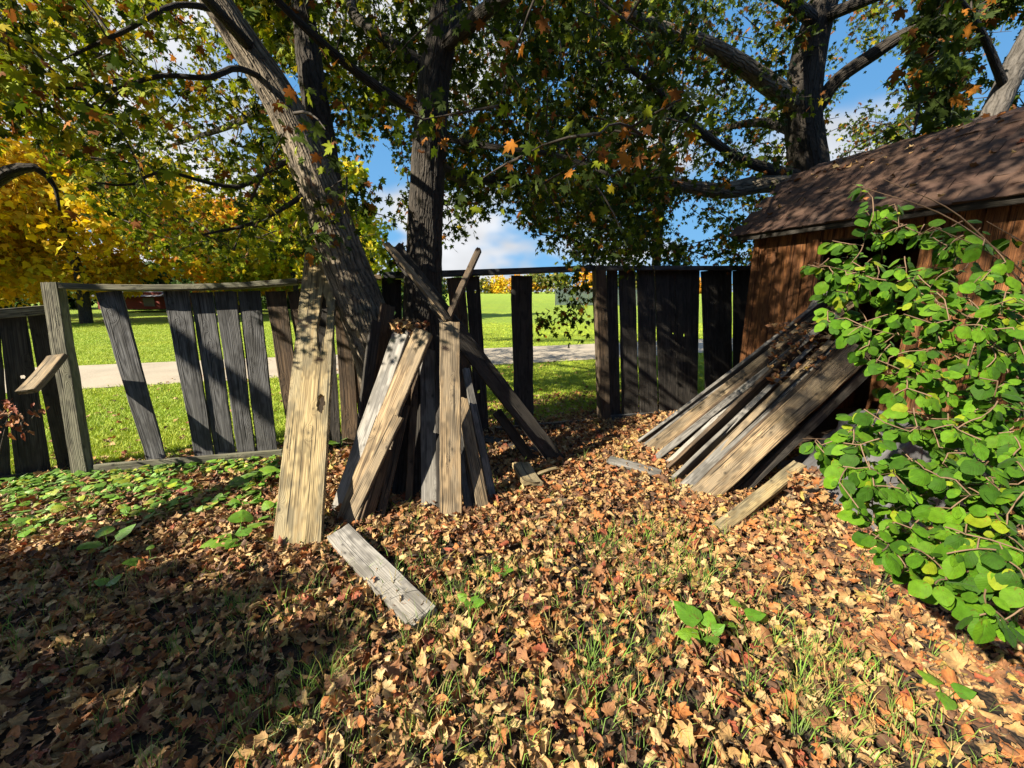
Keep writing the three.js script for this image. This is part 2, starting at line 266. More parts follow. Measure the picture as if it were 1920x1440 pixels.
{
  const n = 220, ax = []; for (let i = 0; i <= n; i++) { const t = (i / n - 0.5) * 2; ax.push(7 * Math.sinh(t * 5.2) / Math.sinh(1) * 0.98 * 0.9); }
  const P = [], C = [], U = [], I = [];
  for (let j = 0; j <= n; j++) for (let i = 0; i <= n; i++) {
    const x = ax[i], z = ax[j] - 5, y = groundY(x, z), k = yardness(x, z), q = fbm(x * 0.15, z * 0.15, 2) + 0.5 * fbm(x * 0.03, z * 0.03, 7);
    P.push(x, y, z); U.push(x, z);
    const g = [0.25 + 0.07 * q, 0.36 + 0.05 * q, 0.02], s = [0.03, 0.019, 0.012]; for (let c = 0; c < 3; c++) C.push(lerp(g[c], s[c], k));
  }
  for (let j = 0; j < n; j++) for (let i = 0; i < n; i++) { const a = j * (n + 1) + i; I.push(a, a + n + 1, a + 1, a + 1, a + n + 1, a + n + 2); }
  const g = new THREE.BufferGeometry(); g.setAttribute('position', new THREE.Float32BufferAttribute(P, 3)); g.setAttribute('color', new THREE.Float32BufferAttribute(C, 3)); g.setAttribute('uv', new THREE.Float32BufferAttribute(U, 2)); g.setIndex(I); g.computeVertexNormals();
  const N = tileNoise(77), t = tex(512, 512, (u, v, c) => { const m = 0.45 + 0.5 * N(u, v, 90, 90) + 0.35 * N(u, v, 220, 220) + 0.3 * (N(u, v, 12, 12) - 0.5); c[0] = m; c[1] = m; c[2] = m * 0.9; }, false);
  t.repeat.set(0.45, 0.45); const b = tex(512, 512, (u, v, c) => { c[0] = c[1] = c[2] = 0.6 * N(u, v, 160, 160) + 0.4 * N(u, v, 250, 250); }); b.repeat.set(0.45, 0.45);
  scene.userData.ground = struct('ground', g, new THREE.MeshStandardMaterial({ vertexColors: true, map: t, bumpMap: b, bumpScale: 0.05, roughness: 1 }));
}
{
  const P = [], U = [], I = [], xs = []; for (let x = -60; x <= 60; x += 0.5) xs.push(x);
  xs.forEach((x, i) => { const [a, b] = pathAt(x), e = 0.07 * fbm(x * 1.7, 1, 1), f = 0.07 * fbm(x * 1.7, 5, 2); for (let k = 0; k <= 4; k++) { const z = lerp(a + e, b + f, k / 4); P.push(x, 0.012 + 0.012 * Math.sin(k / 4 * Math.PI), z); U.push(x, z); } if (i) for (let k = 0; k < 4; k++) { const o = (i - 1) * 5 + k; I.push(o, o + 5, o + 1, o + 1, o + 5, o + 6); } });
  const g = new THREE.BufferGeometry(); g.setAttribute('position', new THREE.Float32BufferAttribute(P, 3)); g.setAttribute('uv', new THREE.Float32BufferAttribute(U, 2)); g.setIndex(I); g.computeVertexNormals(); if (g.attributes.normal.getY(10) < 0) { g.index.array.reverse(); g.computeVertexNormals(); }
  const N = tileNoise(41), t = tex(512, 512, (u, v, c) => { const m = 0.75 + 0.3 * N(u, v, 6, 6) * 0.6 + 0.3 * (N(u, v, 200, 200) - 0.5); c[0] = 0.4 * m; c[1] = 0.345 * m; c[2] = 0.27 * m; }, true); t.repeat.set(0.5, 0.5);
  struct('path', g, new THREE.MeshStandardMaterial({ map: t, roughness: 0.95 }));
}
// grass of the park, blade by blade as far as blades show
function tuftGeo(n, h, spread, w, seed, lean = 0.5) {
  const R = rng(seed), P = [], I = [];
  for (let i = 0; i < n; i++) { const a = R() * 6.283, r = spread * Math.sqrt(R()), x = Math.cos(a) * r, z = Math.sin(a) * r, t = R() * 6.283, H = h * (0.55 + 0.6 * R()), l = lean * H * (0.3 + R()), b = a + (R() - 0.5) * 2, dx = Math.cos(b) * l, dz = Math.sin(b) * l, wx = Math.cos(t) * w, wz = Math.sin(t) * w, o = P.length / 3;
    P.push(x - wx, 0, z - wz, x + wx, 0, z + wz, x + dx * 0.35 + wx * 0.8, H * 0.6, z + dz * 0.35 + wz * 0.8, x + dx * 0.35 - wx * 0.8, H * 0.6, z + dz * 0.35 - wz * 0.8, x + dx, H * 0.95, z + dz); I.push(o, o + 1, o + 2, o, o + 2, o + 3, o + 3, o + 2, o + 4); }
  const g = new THREE.BufferGeometry(); g.setAttribute('position', new THREE.Float32BufferAttribute(P, 3)); g.setIndex(I); g.computeVertexNormals(); return g;
}
function scatter(name, label, category, geo, mat, items, parent) {
  const im = new THREE.InstancedMesh(geo, mat, items.length); im.name = parent ? name : numbered(name); im.userData.kind = 'stuff'; im.castShadow = im.receiveShadow = true; if (label) tag(im, label, category);
  items.forEach(([m, c], i) => { im.setMatrixAt(i, m); if (c) im.setColorAt(i, c); }); (parent || scene).add(im); return im;
}
const grassMat = leafMat(rgb(1, 1, 1), 0.3, 0.8);
{
  const R = rng(31), items = [], q = new THREE.Quaternion(), e = new THREE.Euler();
  while (items.length < 52000) {
    const z = -3.4 - Math.pow(R(), 1.5) * 17, x = (R() * 2.1 - 1.4) * (-z) * 1.05; const [a, b] = pathAt(x); if (z < a + 0.02 + 0.06 * n3(x * 6, z, 1) && z > b - 0.03) continue; if (z > fenceZ(x) - 0.03 || R() < yardness(x, z) * 0.9) continue;
    e.set((R() - 0.5) * 0.3, R() * 6.28, (R() - 0.5) * 0.3); q.setFromEuler(e); const s = 0.7 + 0.6 * R(), f = fbm(x * 0.5, z * 0.5, 9), k = 0.8 + 0.4 * R();
    items.push([new THREE.Matrix4().compose(V(x, groundY(x, z) - 0.004, z), q, V(s * (1 - z * 0.05), s * 0.8, s * (1 - z * 0.05))), rgb((0.3 + 0.1 * f + 0.1 * R()) * k, (0.44 + 0.05 * f) * k, 0.022 * k)]);
  }
  scatter('lawn_grass', 'short sunlit green grass of the park beyond the fence', 'grass', tuftGeo(12, 0.05, 0.07, 0.0022, 4), grassMat, items);
}
// ---------------------------------------------------------------- the old fence, panel by panel
function panel(label, a, b, back) {
  const G0 = gnd(...a), G1 = gnd(...b), al = G1.clone().sub(G0).setY(0).normalize(), n = V(-al.z, 0, al.x); if (n.z < 0) n.negate();
  const up = V(0, 1, 0).addScaledVector(n, -back).normalize(), N = al.clone().cross(up).normalize(); if (N.z < 0) N.negate();
  const base = G0.clone().lerp(G1, 0.5).setY(0), g = thing('wooden_fence', label, 'fence', base);
  return { g, P: G0, N, al, up, base };
}
let seedB = 100;
function board(f, t, b, m, { off = 0, T = 0.022, holes, ...o } = {}) {
  const P0 = f.P.clone().addScaledVector(f.N, off), p = (x, y) => onPlane(x, y, P0, f.N), bl = p(b[0], b[2]), br = p(b[1], b[2]), tl = p(t[0], t[2]), tr = p(t[1], t[2]);
  const P = bl.clone().lerp(br, 0.5), Q = tl.clone().lerp(tr, 0.5), L = P.distanceTo(Q), W = bl.distanceTo(br) * 0.985, taper = clamp(tl.distanceTo(tr) / bl.distanceTo(br), 0.7, 1.25), seed = seedB++;
  const g = holes ? holedGeo({ L, W, T, seed, taper, holes: holes.map(([x, y, r]) => [x * W, y * L, r, r * 1.2]) }) : plankGeo({ L, W, T, seed, taper, rough: 0.01, bow: 0.012, twist: 0.05, ...o });
  return stand(part('board', g, m, f.g), P, Q, f.N, f.base);
}
function rail(f, name, a, b, m, { off, H = 0.045, D = 0.09, sag = 0, flat = false, ...o }) {
  const P0 = f.P.clone().addScaledVector(f.N, off), P = onPlane(a[0], a[1], P0, f.N), Q = onPlane(b[0], b[1], P0, f.N), seed = seedB++;
  return stand(part(name, plankGeo({ L: P.distanceTo(Q), W: D, T: H, seed, rough: 0.006, bow: 0.003, twist: 0.02, sag, ...o }), m, f.g), P, Q, f.up, f.base);
}
{ // low panel at the left edge
  const f = panel('low dark fence panel at the left edge, left of the tall grey corner post', [0, 908], [95, 888], 0.05);
  board(f, [-175, -84, 596], [-150, -62, 935], M.dark); board(f, [-80, 1, 596], [-56, 22, 905], M.dark); board(f, [4, 43, 590], [30, 96, 888], M.dark, { holes: [[0.05, 0.62, 0.018]] }); board(f, [49, 93, 586], [111, 158, 886], M.dark);
  rail(f, 'top_rail', [-190, 606], [96, 580], M.post, { off: 0.06, H: 0.075, D: 0.04 });
  rail(f, 'bottom_rail', [-190, 930], [150, 884], M.dark, { off: 0.05, H: 0.1, D: 0.045 });
}
{ // wide panel between the corner post and the trunks
  const f = panel('wide grey fence panel with one loose slanting board, between corner post and lit maple trunk', [155, 892], [520, 857], 0.11);
  const post = rail(f, 'post', [164, 900], [104, 528], M.post, { off: 0.03, H: 0.1, D: 0.105 });
  stand(post, onPlane(164, 900, f.P, f.N).addScaledVector(f.N, 0.03), onPlane(104, 528, f.P, f.N).addScaledVector(f.N, 0.03), f.N, f.base);
  board(f, [179, 229, 546], [275, 312, 862], M.fence, { off: 0.012 });
  board(f, [306, 354, 545], [366, 402, 860], M.fence); board(f, [356, 399, 548], [404, 443, 858], M.fence, { off: -0.012 }); board(f, [402, 444, 546], [447, 480, 856], M.fence, { off: 0.004 });
  board(f, [446, 488, 545], [482, 521, 852], M.fence, { off: -0.006 }); board(f, [497, 536, 545], [545, 575, 845], M.brown, { off: 0.006, rough: 0.02 }); board(f, [539, 583, 545], [586, 622, 842], M.brown, { off: -0.01 });
  board(f, [592, 622, 545], [600, 640, 840], M.dark, { off: -0.02 }); board(f, [624, 654, 540], [643, 675, 832], M.brown, { off: 0.02, rough: 0.02 }); board(f, [650, 684, 540], [676, 708, 832], M.brown, { off: 0.0 });
  rail(f, 'top_rail', [120, 537], [560, 528], M.post, { off: 0.055, H: 0.045, D: 0.13, sag: -0.03 });
  rail(f, 'top_rail', [562, 528], [716, 520], M.gold, { off: 0.05, H: 0.042, D: 0.11 });
  rail(f, 'bottom_rail', [178, 880], [530, 851], M.post, { off: 0.055, H: 0.085, D: 0.045 }); rail(f, 'bottom_rail', [532, 858], [720, 842], M.dark, { off: 0.045, H: 0.07, D: 0.045 });
}
{ // open panel in the middle
  const f = panel('middle fence panel with open gaps and one lone upright board, right of the dark trunk', [870, 815], [1120, 788], 0.06);
  board(f, [716, 752, 523], [722, 756, 826], M.dark, { holes: [[0.1, 0.8, 0.02]] }); board(f, [764, 798, 521], [768, 800, 822], M.dark, { off: -0.01 });
  board(f, [836, 872, 520], [868, 893, 818], M.brown, { off: 0.01 }); board(f, [873, 898, 518], [894, 917, 820], M.dark, { holes: [[0.15, 0.91, 0.016], [-0.1, 0.3, 0.018]] }); board(f, [958, 998, 516], [966, 1001, 815], M.dark, { off: 0.006 });
  rail(f, 'top_rail', [718, 517], [1112, 503], M.fence, { off: 0.04, H: 0.06, D: 0.1 });
  rail(f, 'bottom_rail', [930, 806], [1122, 789], M.brown, { off: 0.05, H: 0.06, D: 0.05 });
}
{ // closed panel running behind the shed
  const f = panel('dark closed fence panel of wide boards between its grey post and the brown shed', [1120, 788], [1340, 768], 0.03);
  const post = rail(f, 'post', [1128, 790], [1120, 500], M.brown, { off: 0.04, H: 0.1, D: 0.13 });
  stand(post, onPlane(1129, 792, f.P, f.N).addScaledVector(f.N, 0.05), onPlane(1119, 500, f.P, f.N).addScaledVector(f.N, 0.05), f.N, f.base);
  board(f, [1137, 1157, 505], [1143, 1163, 786], M.dark); board(f, [1160, 1191, 505], [1166, 1197, 783], M.dark); board(f, [1194, 1226, 505], [1200, 1233, 780], M.dark, { off: 0.005 }); board(f, [1228, 1264, 505], [1237, 1268, 777], M.dark, { holes: [[0.4, 0.57, 0.012]] });
  board(f, [1265, 1311, 505], [1269, 1306, 774], M.dark, { off: 0.004, holes: [[-0.15, 0.56, 0.018]] }); board(f, [1314, 1371, 505], [1322, 1371, 770], M.dark); board(f, [1374, 1416, 505], [1373, 1414, 766], M.dark, { off: 0.006 }); board(f, [1418, 1462, 505], [1416, 1458, 762], M.dark);
  rail(f, 'top_rail', [1114, 503], [1470, 502], M.fence, { off: 0.045, H: 0.05, D: 0.12 });
  rail(f, 'bottom_rail', [1140, 785], [1470, 762], M.fence, { off: 0.05, H: 0.08, D: 0.045 });
}

// ---------------------------------------------------------------- the shed: brown board walls, gambrel roof of shingles
{
  const g = thing('garden_shed', 'brown wooden shed with barn roof and open doorway, behind the leaning planks', 'shed', V(2.58, 0, -4.63)); g.rotation.y = 0.3217;
  const Wd = 2.0, Ln = 3.7, He = 2.14, seg = [[-0.13, 2.13], [0.5, 2.71], [1.0, 2.92], [1.5, 2.71], [2.13, 2.13]];
  const bx = (x0, x1, y0, y1, z0, z1) => new THREE.BoxGeometry(x1 - x0, y1 - y0, z1 - z0).translate((x0 + x1) / 2, (y0 + y1) / 2, (z0 + z1) / 2);
  const inner = new THREE.MeshStandardMaterial({ color: rgb(0.09, 0.06, 0.04), roughness: 0.95 });
  part('floor', bx(0.05, Wd - 0.05, 0.02, 0.08, 0.05, Ln - 0.05), inner, g);
  const wall = part('wall', mergeGeometries([bx(0.03, 0.06, 0.02, He - 0.02, 0.03, 0.7), bx(0.03, 0.06, 0.02, He - 0.02, 1.52, Ln - 0.03), bx(0.03, 0.06, 1.98, He - 0.02, 0.7, 1.52)]), inner, g);
  let z = 0, k = 0; const R = rng(88);
  while (z < Ln - 0.05) { const w = 0.118 + 0.03 * (k % 3), z1 = Math.min(z + w, Ln), door = z + 0.02 > 0.68 && z1 < 1.56, y0 = door ? 1.99 : 0.03, L = He - y0 - 0.01 * R();
    const o = part('siding_board', plankGeo({ L, W: z1 - z - 0.009, T: 0.022, seed: 500 + k, rough: 0.004, bow: 0.002, twist: 0.006 }), M.siding, wall); stand(o, V(0.017, y0, (z + z1) / 2), V(0.017, y0 + L, (z + z1) / 2), V(-1, 0, 0)); z = z1; k++; }
  for (const [zz, zw] of [[0.665, 0.05], [1.545, 0.05]]) { const o = part('door_trim', plankGeo({ L: 1.98, W: zw, T: 0.03, seed: 600 + zz * 10, rough: 0.004 }), M.siding, g); stand(o, V(-0.012, 0.03, zz), V(-0.012, 2.0, zz), V(-1, 0, 0)); }
  { const o = part('corner_trim', plankGeo({ L: He - 0.04, W: 0.07, T: 0.022, seed: 640, rough: 0.004 }), M.siding, g); stand(o, V(-0.008, 0.03, 0.03), V(-0.008, He - 0.01, 0.03), V(-1, 0, 0)); }
  part('back_wall', bx(Wd - 0.03, Wd, 0.02, He - 0.02, 0, Ln), M.siding, g);
  for (const zz of [0, Ln - 0.03]) { const s = new THREE.Shape(); s.moveTo(0.0, 0.02); s.lineTo(0, 2.12); for (const [x, y] of seg.slice(1, 4)) s.lineTo(x, y - 0.03); s.lineTo(Wd, 2.12); s.lineTo(Wd, 0.02); s.closePath(); const e = new THREE.ExtrudeGeometry(s, { depth: 0.028, bevelEnabled: false }); const uv = e.attributes.uv; for (let i = 0; i < uv.count; i++) uv.setXY(i, uv.getX(i) / 0.28, uv.getY(i) / 1.6); e.translate(0, 0, zz + 0.001); part('gable_wall', e, M.siding, g); }
  const Ns = tileNoise(9), shT = tex(128, 128, (u, v, c) => { const m = 0.6 + 0.5 * Ns(u, v, 60, 60) + 0.25 * (Ns(u, v, 5, 9) - 0.5); c[0] = m; c[1] = m * 0.97; c[2] = m * 0.94; }); shT.repeat.set(1.7, 1.7);
  const shM = [[0.075, 0.042, 0.028], [0.068, 0.037, 0.026], [0.086, 0.047, 0.031], [0.058, 0.034, 0.025]].map((c) => new THREE.MeshStandardMaterial({ color: rgb(...c), map: shT, bumpMap: shT, bumpScale: 0.003, roughness: 0.95 }));
  const deckM = new THREE.MeshStandardMaterial({ color: rgb(0.1, 0.06, 0.04), roughness: 0.95 }), z0 = -0.12, z1 = Ln + 0.1;
  const variants = [1, 2, 3, 4].map((q) => { const b = new THREE.BoxGeometry(0.207, 0.165, 0.006, 4, 2, 1), p = b.attributes.position; for (let i = 0; i < p.count; i++) p.setZ(i, p.getZ(i) + 0.018 * n3(p.getX(i) * 7 + q * 9, p.getY(i) * 7, q) + (p.getY(i) < -0.08 ? 0.006 * n3(p.getX(i) * 14, q * 4, 2) : 0)); return toCreasedNormals(b, 0.7); });
  for (let s = 0; s < 4; s++) {
    const [xa, ya] = seg[s], [xb, yb] = seg[s + 1], L = Math.hypot(xb - xa, yb - ya), an = Math.atan2(yb - ya, xb - xa), deck = new THREE.BoxGeometry(L, 0.02, z1 - z0).rotateZ(an).translate((xa + xb) / 2 + 0.008 * Math.sin(an), (ya + yb) / 2 - 0.008 * Math.cos(an), (z0 + z1) / 2), roof = part('roof', deck, deckM, g);
    if (s < 2) { const rows = Math.ceil(L / 0.115), nx = Math.ceil((z1 - z0) / 0.21), nrm = V(-Math.sin(an), Math.cos(an), 0), upv = V(Math.cos(an), Math.sin(an), 0);
      for (let r = 0; r < rows; r++) for (let i = 0; i <= nx; i++) { const zc = z0 + i * 0.21 + (r % 2 ? 0.105 : 0) + 0.01 * (R() - 0.5), d = r * 0.115 + 0.06; if (zc > z1 || d > L + 0.05) continue;
        const o = part('shingle', variants[(r * 7 + i * 3) % 4], shM[Math.floor(R() * 4)], roof); o.position.set(xa, ya, zc).addScaledVector(upv, d).addScaledVector(nrm, 0.012 + 0.003 * R()); const Z = nrm.clone().addScaledVector(upv, -0.045).normalize(), X = V(0, 0, -1), Y = Z.clone().cross(X); o.quaternion.setFromRotationMatrix(new THREE.Matrix4().makeBasis(X, Y, Z)); o.rotateZ((R() - 0.5) * 0.03); } }
  }
  { const o = part('fascia', plankGeo({ L: z1 - z0, W: 0.07, T: 0.018, seed: 700, rough: 0.003, bow: 0.004 }), M.dark, g); stand(o, V(-0.115, 2.1, z0), V(-0.115, 2.1, z1), V(-1, 0.1, 0)); }
}
// ---------------------------------------------------------------- trees
const mapleGeos = [1, 2, 3, 4, 5].map((i) => leafGeo(MAPLE, { curl: 0.25 - 0.12 * i, bend: 0.1 + 0.1 * i, crinkle: 0.05, seed: i, rings: 1, stalk: 0.5 }));
const mapleMat = leafMat(rgb(1, 1, 1), 0.45, 0.85, { specularIntensity: 0.25 });
const PAL = [[0.03, 0.052, 0.004], [0.07, 0.112, 0.005], [0.24, 0.29, 0.01], [0.42, 0.34, 0.012], [0.4, 0.15, 0.014], [0.2, 0.072, 0.015]].map((c) => rgb(...c));
const sunHit = (p) => p.clone().addScaledVector(SUN, -p.y / SUN.y);   // where the shadow of a point falls
function leavesOn(ends, R, per, size, pick) {
  const list = [];
  for (const pts of ends) for (let i = 0; i < per; i++) {
    const k = Math.min(pts.length - 2, Math.floor((0.25 + 0.75 * R()) * (pts.length - 1))), p = pts[k].clone().lerp(pts[k + 1], R()).add(V(R() - 0.5, R() - 0.62, R() - 0.5).multiplyScalar(0.29)), s = size * (0.65 + 0.7 * R());
    const a = R() * 6.283, y = V(Math.cos(a) * 0.8, -0.25 - 0.9 * R(), Math.sin(a) * 0.8), n = V(R() - 0.5, 0.2 + 0.6 * R(), R() - 0.5);
    list.push({ p, s, m: leafMatrix(p, y, n, s), g: Math.floor(R() * 5), c: pick(p, R) });
  }
  return list;
}
function buildTree({ label, group, base, limbs, m, targets, per, size, pick, singles = 300, seed, twigR = 0.006, name = 'maple_tree' }) {
  const g = thing(name, label, 'tree', base, group), R = rng(seed), nodes = []; const rel = (q) => q.translate(-base.x, -base.y, -base.z);
  limbs.forEach((l, i) => { part(l.trunk ? 'trunk' : 'limb', rel(limbGeo(l.pts, l.r, { sides: l.trunk ? 40 : 14, step: l.trunk ? 0.05 : 0.09, relief: l.trunk ? 0.075 : 0.05, seed: seed + i * 3.7, flare: l.flare || 0 })), l.m || (l.trunk ? m : bark.dark), g); nodesOn(l.pts).slice(l.trunk ? 6 : 2).forEach((p) => nodes.push(p)); });
  const tw = growTwigs(nodes, targets(R), R, { r: twigR }); const b = part('branches', rel(tw.geo), bark.twig, g); b.userData.kind = 'stuff';
  const LL = leavesOn(tw.ends, R, per, size, pick); /*DBG*/placeLeaves(g, LL, mapleGeos, mapleMat, PAL, singles);
  return g;
}
const slopeTop = (z) => 1.55 + 0.66 * Math.abs(z) + 0.3;
{ // the two-stemmed maple in front of the fence
  const base = V(-1.02, 0, -3.75);
  const A = [V(-1.06, -0.06, -3.68), at(705, 660, 3.68), at(645, 490, 3.7), at(590, 330, 3.68), at(538, 210, 3.62), at(430, 40, 3.5), at(330, -120, 3.4), at(250, -280, 3.2)];
  const B = [V(-0.9, -0.06, -3.8), at(792, 600, 3.85), at(797, 450, 3.9), at(804, 300, 3.9), at(815, 150, 3.9), at(838, 0, 3.9), at(845, -220, 3.9)];
  const limbs = [
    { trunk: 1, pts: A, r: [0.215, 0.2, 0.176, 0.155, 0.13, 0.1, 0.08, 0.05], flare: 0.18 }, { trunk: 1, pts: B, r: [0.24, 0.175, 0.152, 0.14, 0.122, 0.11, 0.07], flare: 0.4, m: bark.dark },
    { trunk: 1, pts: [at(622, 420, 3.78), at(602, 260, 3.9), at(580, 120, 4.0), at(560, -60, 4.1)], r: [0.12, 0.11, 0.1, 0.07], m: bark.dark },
    { pts: [at(800, 215, 3.9), at(740, 185, 3.8), at(650, 120, 3.6), at(570, 50, 3.4), at(470, -50, 3.2)], r: [0.048, 0.042, 0.034, 0.027, 0.02] },
    { pts: [at(560, 290, 3.7), at(500, 322, 3.5), at(450, 350, 3.4), at(400, 345, 3.3), at(300, 322, 3.1), at(240, 348, 3.0), at(180, 342, 2.9)], r: [0.026, 0.018, 0.013, 0.009, 0.005] },
    { pts: [at(592, 350, 3.7), at(540, 385, 3.5), at(470, 420, 3.3), at(380, 440, 3.2)], r: [0.026, 0.018, 0.013, 0.007] },
    { pts: [at(500, 150, 3.6), at(440, 128, 3.2), at(390, 146, 3.0), at(300, 142, 2.9), at(220, 166, 2.8), at(140, 166, 2.6), at(-30, 150, 2.4)], r: [0.022, 0.018, 0.013, 0.009, 0.005] },
    { pts: [at(420, 20, 3.5), at(330, 10, 3.1), at(230, 60, 2.8), at(110, 115, 2.6)], r: [0.024, 0.016, 0.012, 0.006] },
    { pts: [at(470, 90, 3.5), at(380, -10, 2.9), at(300, -100, 2.2), at(200, -120, 1.8)], r: [0.04, 0.03, 0.02, 0.01] },
    { pts: [at(812, 255, 3.9), at(920, 275, 3.7), at(1040, 290, 3.5), at(1150, 330, 3.2)], r: [0.03, 0.024, 0.018, 0.01] },
    { pts: [at(830, 90, 3.9), at(910, 20, 3.4), at(980, -30, 2.8), at(1060, -60, 2.2)], r: [0.06, 0.05, 0.035, 0.014] },
    { pts: [at(806, 300, 3.95), at(880, 340, 4.6), at(980, 330, 5.4), at(1080, 360, 6.2)], r: [0.05, 0.045, 0.035, 0.016] },
    { pts: [at(590, 220, 3.9), at(520, 200, 4.8), at(420, 240, 5.8), at(300, 280, 6.8)], r: [0.06, 0.05, 0.035, 0.016] },
    { pts: [at(700, 60, 4.0), at(660, 20, 4.8), at(700, -40, 5.8)], r: [0.06, 0.05, 0.02], m: bark.dark },
  ];
  limbs[13].pts[0].copy(at(815, 140, 3.9));
  const targets = (R) => { const T = []; let n = 0;
    while (T.length < 2500 && n++ < 400000) {
      const z = -1.5 - 7.4 * Math.pow(R(), 0.7), x = lerp(-1.5 * -z - 0.4, 0.3 * -z + 0.3, R()), y = lerp(1.6, slopeTop(z), R()), p = V(x, y, z);
      const X = x / -z, bump = Math.exp(-Math.pow((X + 0.02) / 0.13, 2)), ymin = 1.55 + -z * (0.065 + 0.1 * bump + 0.3 * sstep(-X, 0.78, 1.1) + 0.05 * n3(x * 0.8, z * 0.8, 3)); if (y < ymin) continue;
      if (fbm(x * 0.75, y * 0.75, z * 0.75 + 9, 3) < -0.14) continue;
      if (z > -3.9 && X > -0.95 && R() < 0.86) continue; if (z > -2.6 && R() < 0.5) continue; if (Math.hypot(x, y - 1.55, z) < 2.1) continue;
      const s = sunHit(p); if (s.x > -1.5 && s.x < 2.3 && s.z > -4.15 && s.z < -0.2 && R() < (s.z < -2.4 && s.x < 0.3 ? 0.93 : 0.985)) continue;
      if (s.x > -1.2 && s.x < 2.8 && s.z < -5.2 && s.z > -13 && R() < (s.z < -8 ? 0.9 : 0.5)) continue;
      T.push(p);
    }
    for (const n1 = T.length + 650; T.length < n1 && n++ < 600000;) { const z = -2.3 - 5 * R(), X = -lerp(0.42, 1.45, R()), e = lerp(0.14, 0.75, R()), p = V(X * -z, 1.55 + e * -z, z); if (e < 0.2 + 0.28 * sstep(-X, 0.78, 1.1) || (X > -0.72 && z > -4.1)) continue; const s = sunHit(p); if (s.x > -1.5 && s.x < 2.8 && s.z > -13 && s.z < -0.2 && R() < 0.93) continue; T.push(p); }
    while (T.length < 4000 && n++ < 900000) { const z = -0.3 - 6.5 * R(), x = lerp(-7, 1.5, R()), y = lerp(4.2, 8.2, R()), p = V(x, y, z); if (y < slopeTop(z) - 0.3) continue; if (Math.hypot((x + 2.6) / 4.6, (y - 5) / 3.4, (z + 3.6) / 3.6) > 1) continue; const s = sunHit(p); if (s.x < 2.7 && s.z > -4.3) continue; if (s.x > -1.2 && s.x < 2.8 && s.z < -5.2 && s.z > -13 && R() < 0.8) continue; T.push(p); }
    while (T.length < 4550 && n++ < 1200000) { const y = 5 + 3.4 * R(), p = V(lerp(2.9, 9, R()), 0, lerp(-7.8, -3.3, R())).addScaledVector(SUN, y / SUN.y); if (p.y < slopeTop(p.z < 0 ? p.z : 0) + 0.35) continue; if (fbm(p.x * 0.8, p.y * 0.8, p.z * 0.8 + 5, 3) < -0.12) continue; T.push(p); }
    return T; };
  const pick = (p, R) => { const l = sstep(-p.x, 0.3, 3.2), near = sstep(p.z, -3.2, -1.8), u = R(); if (u < 0.04 + 0.1 * near) return 4; if (u < 0.08 + 0.18 * near) return 5; if (u < 0.1 + 0.14 * near + 0.16 * l) return 3; if (u < 0.18 + 0.2 * near + 0.5 * l) return 2; return R() < 0.5 ? 0 : 1; };
  buildTree({ label: 'large maple with two dark stems rising behind the central leaning planks', base, limbs, m: bark.maple, targets, per: 24, size: 0.058, pick, seed: 41 });
}
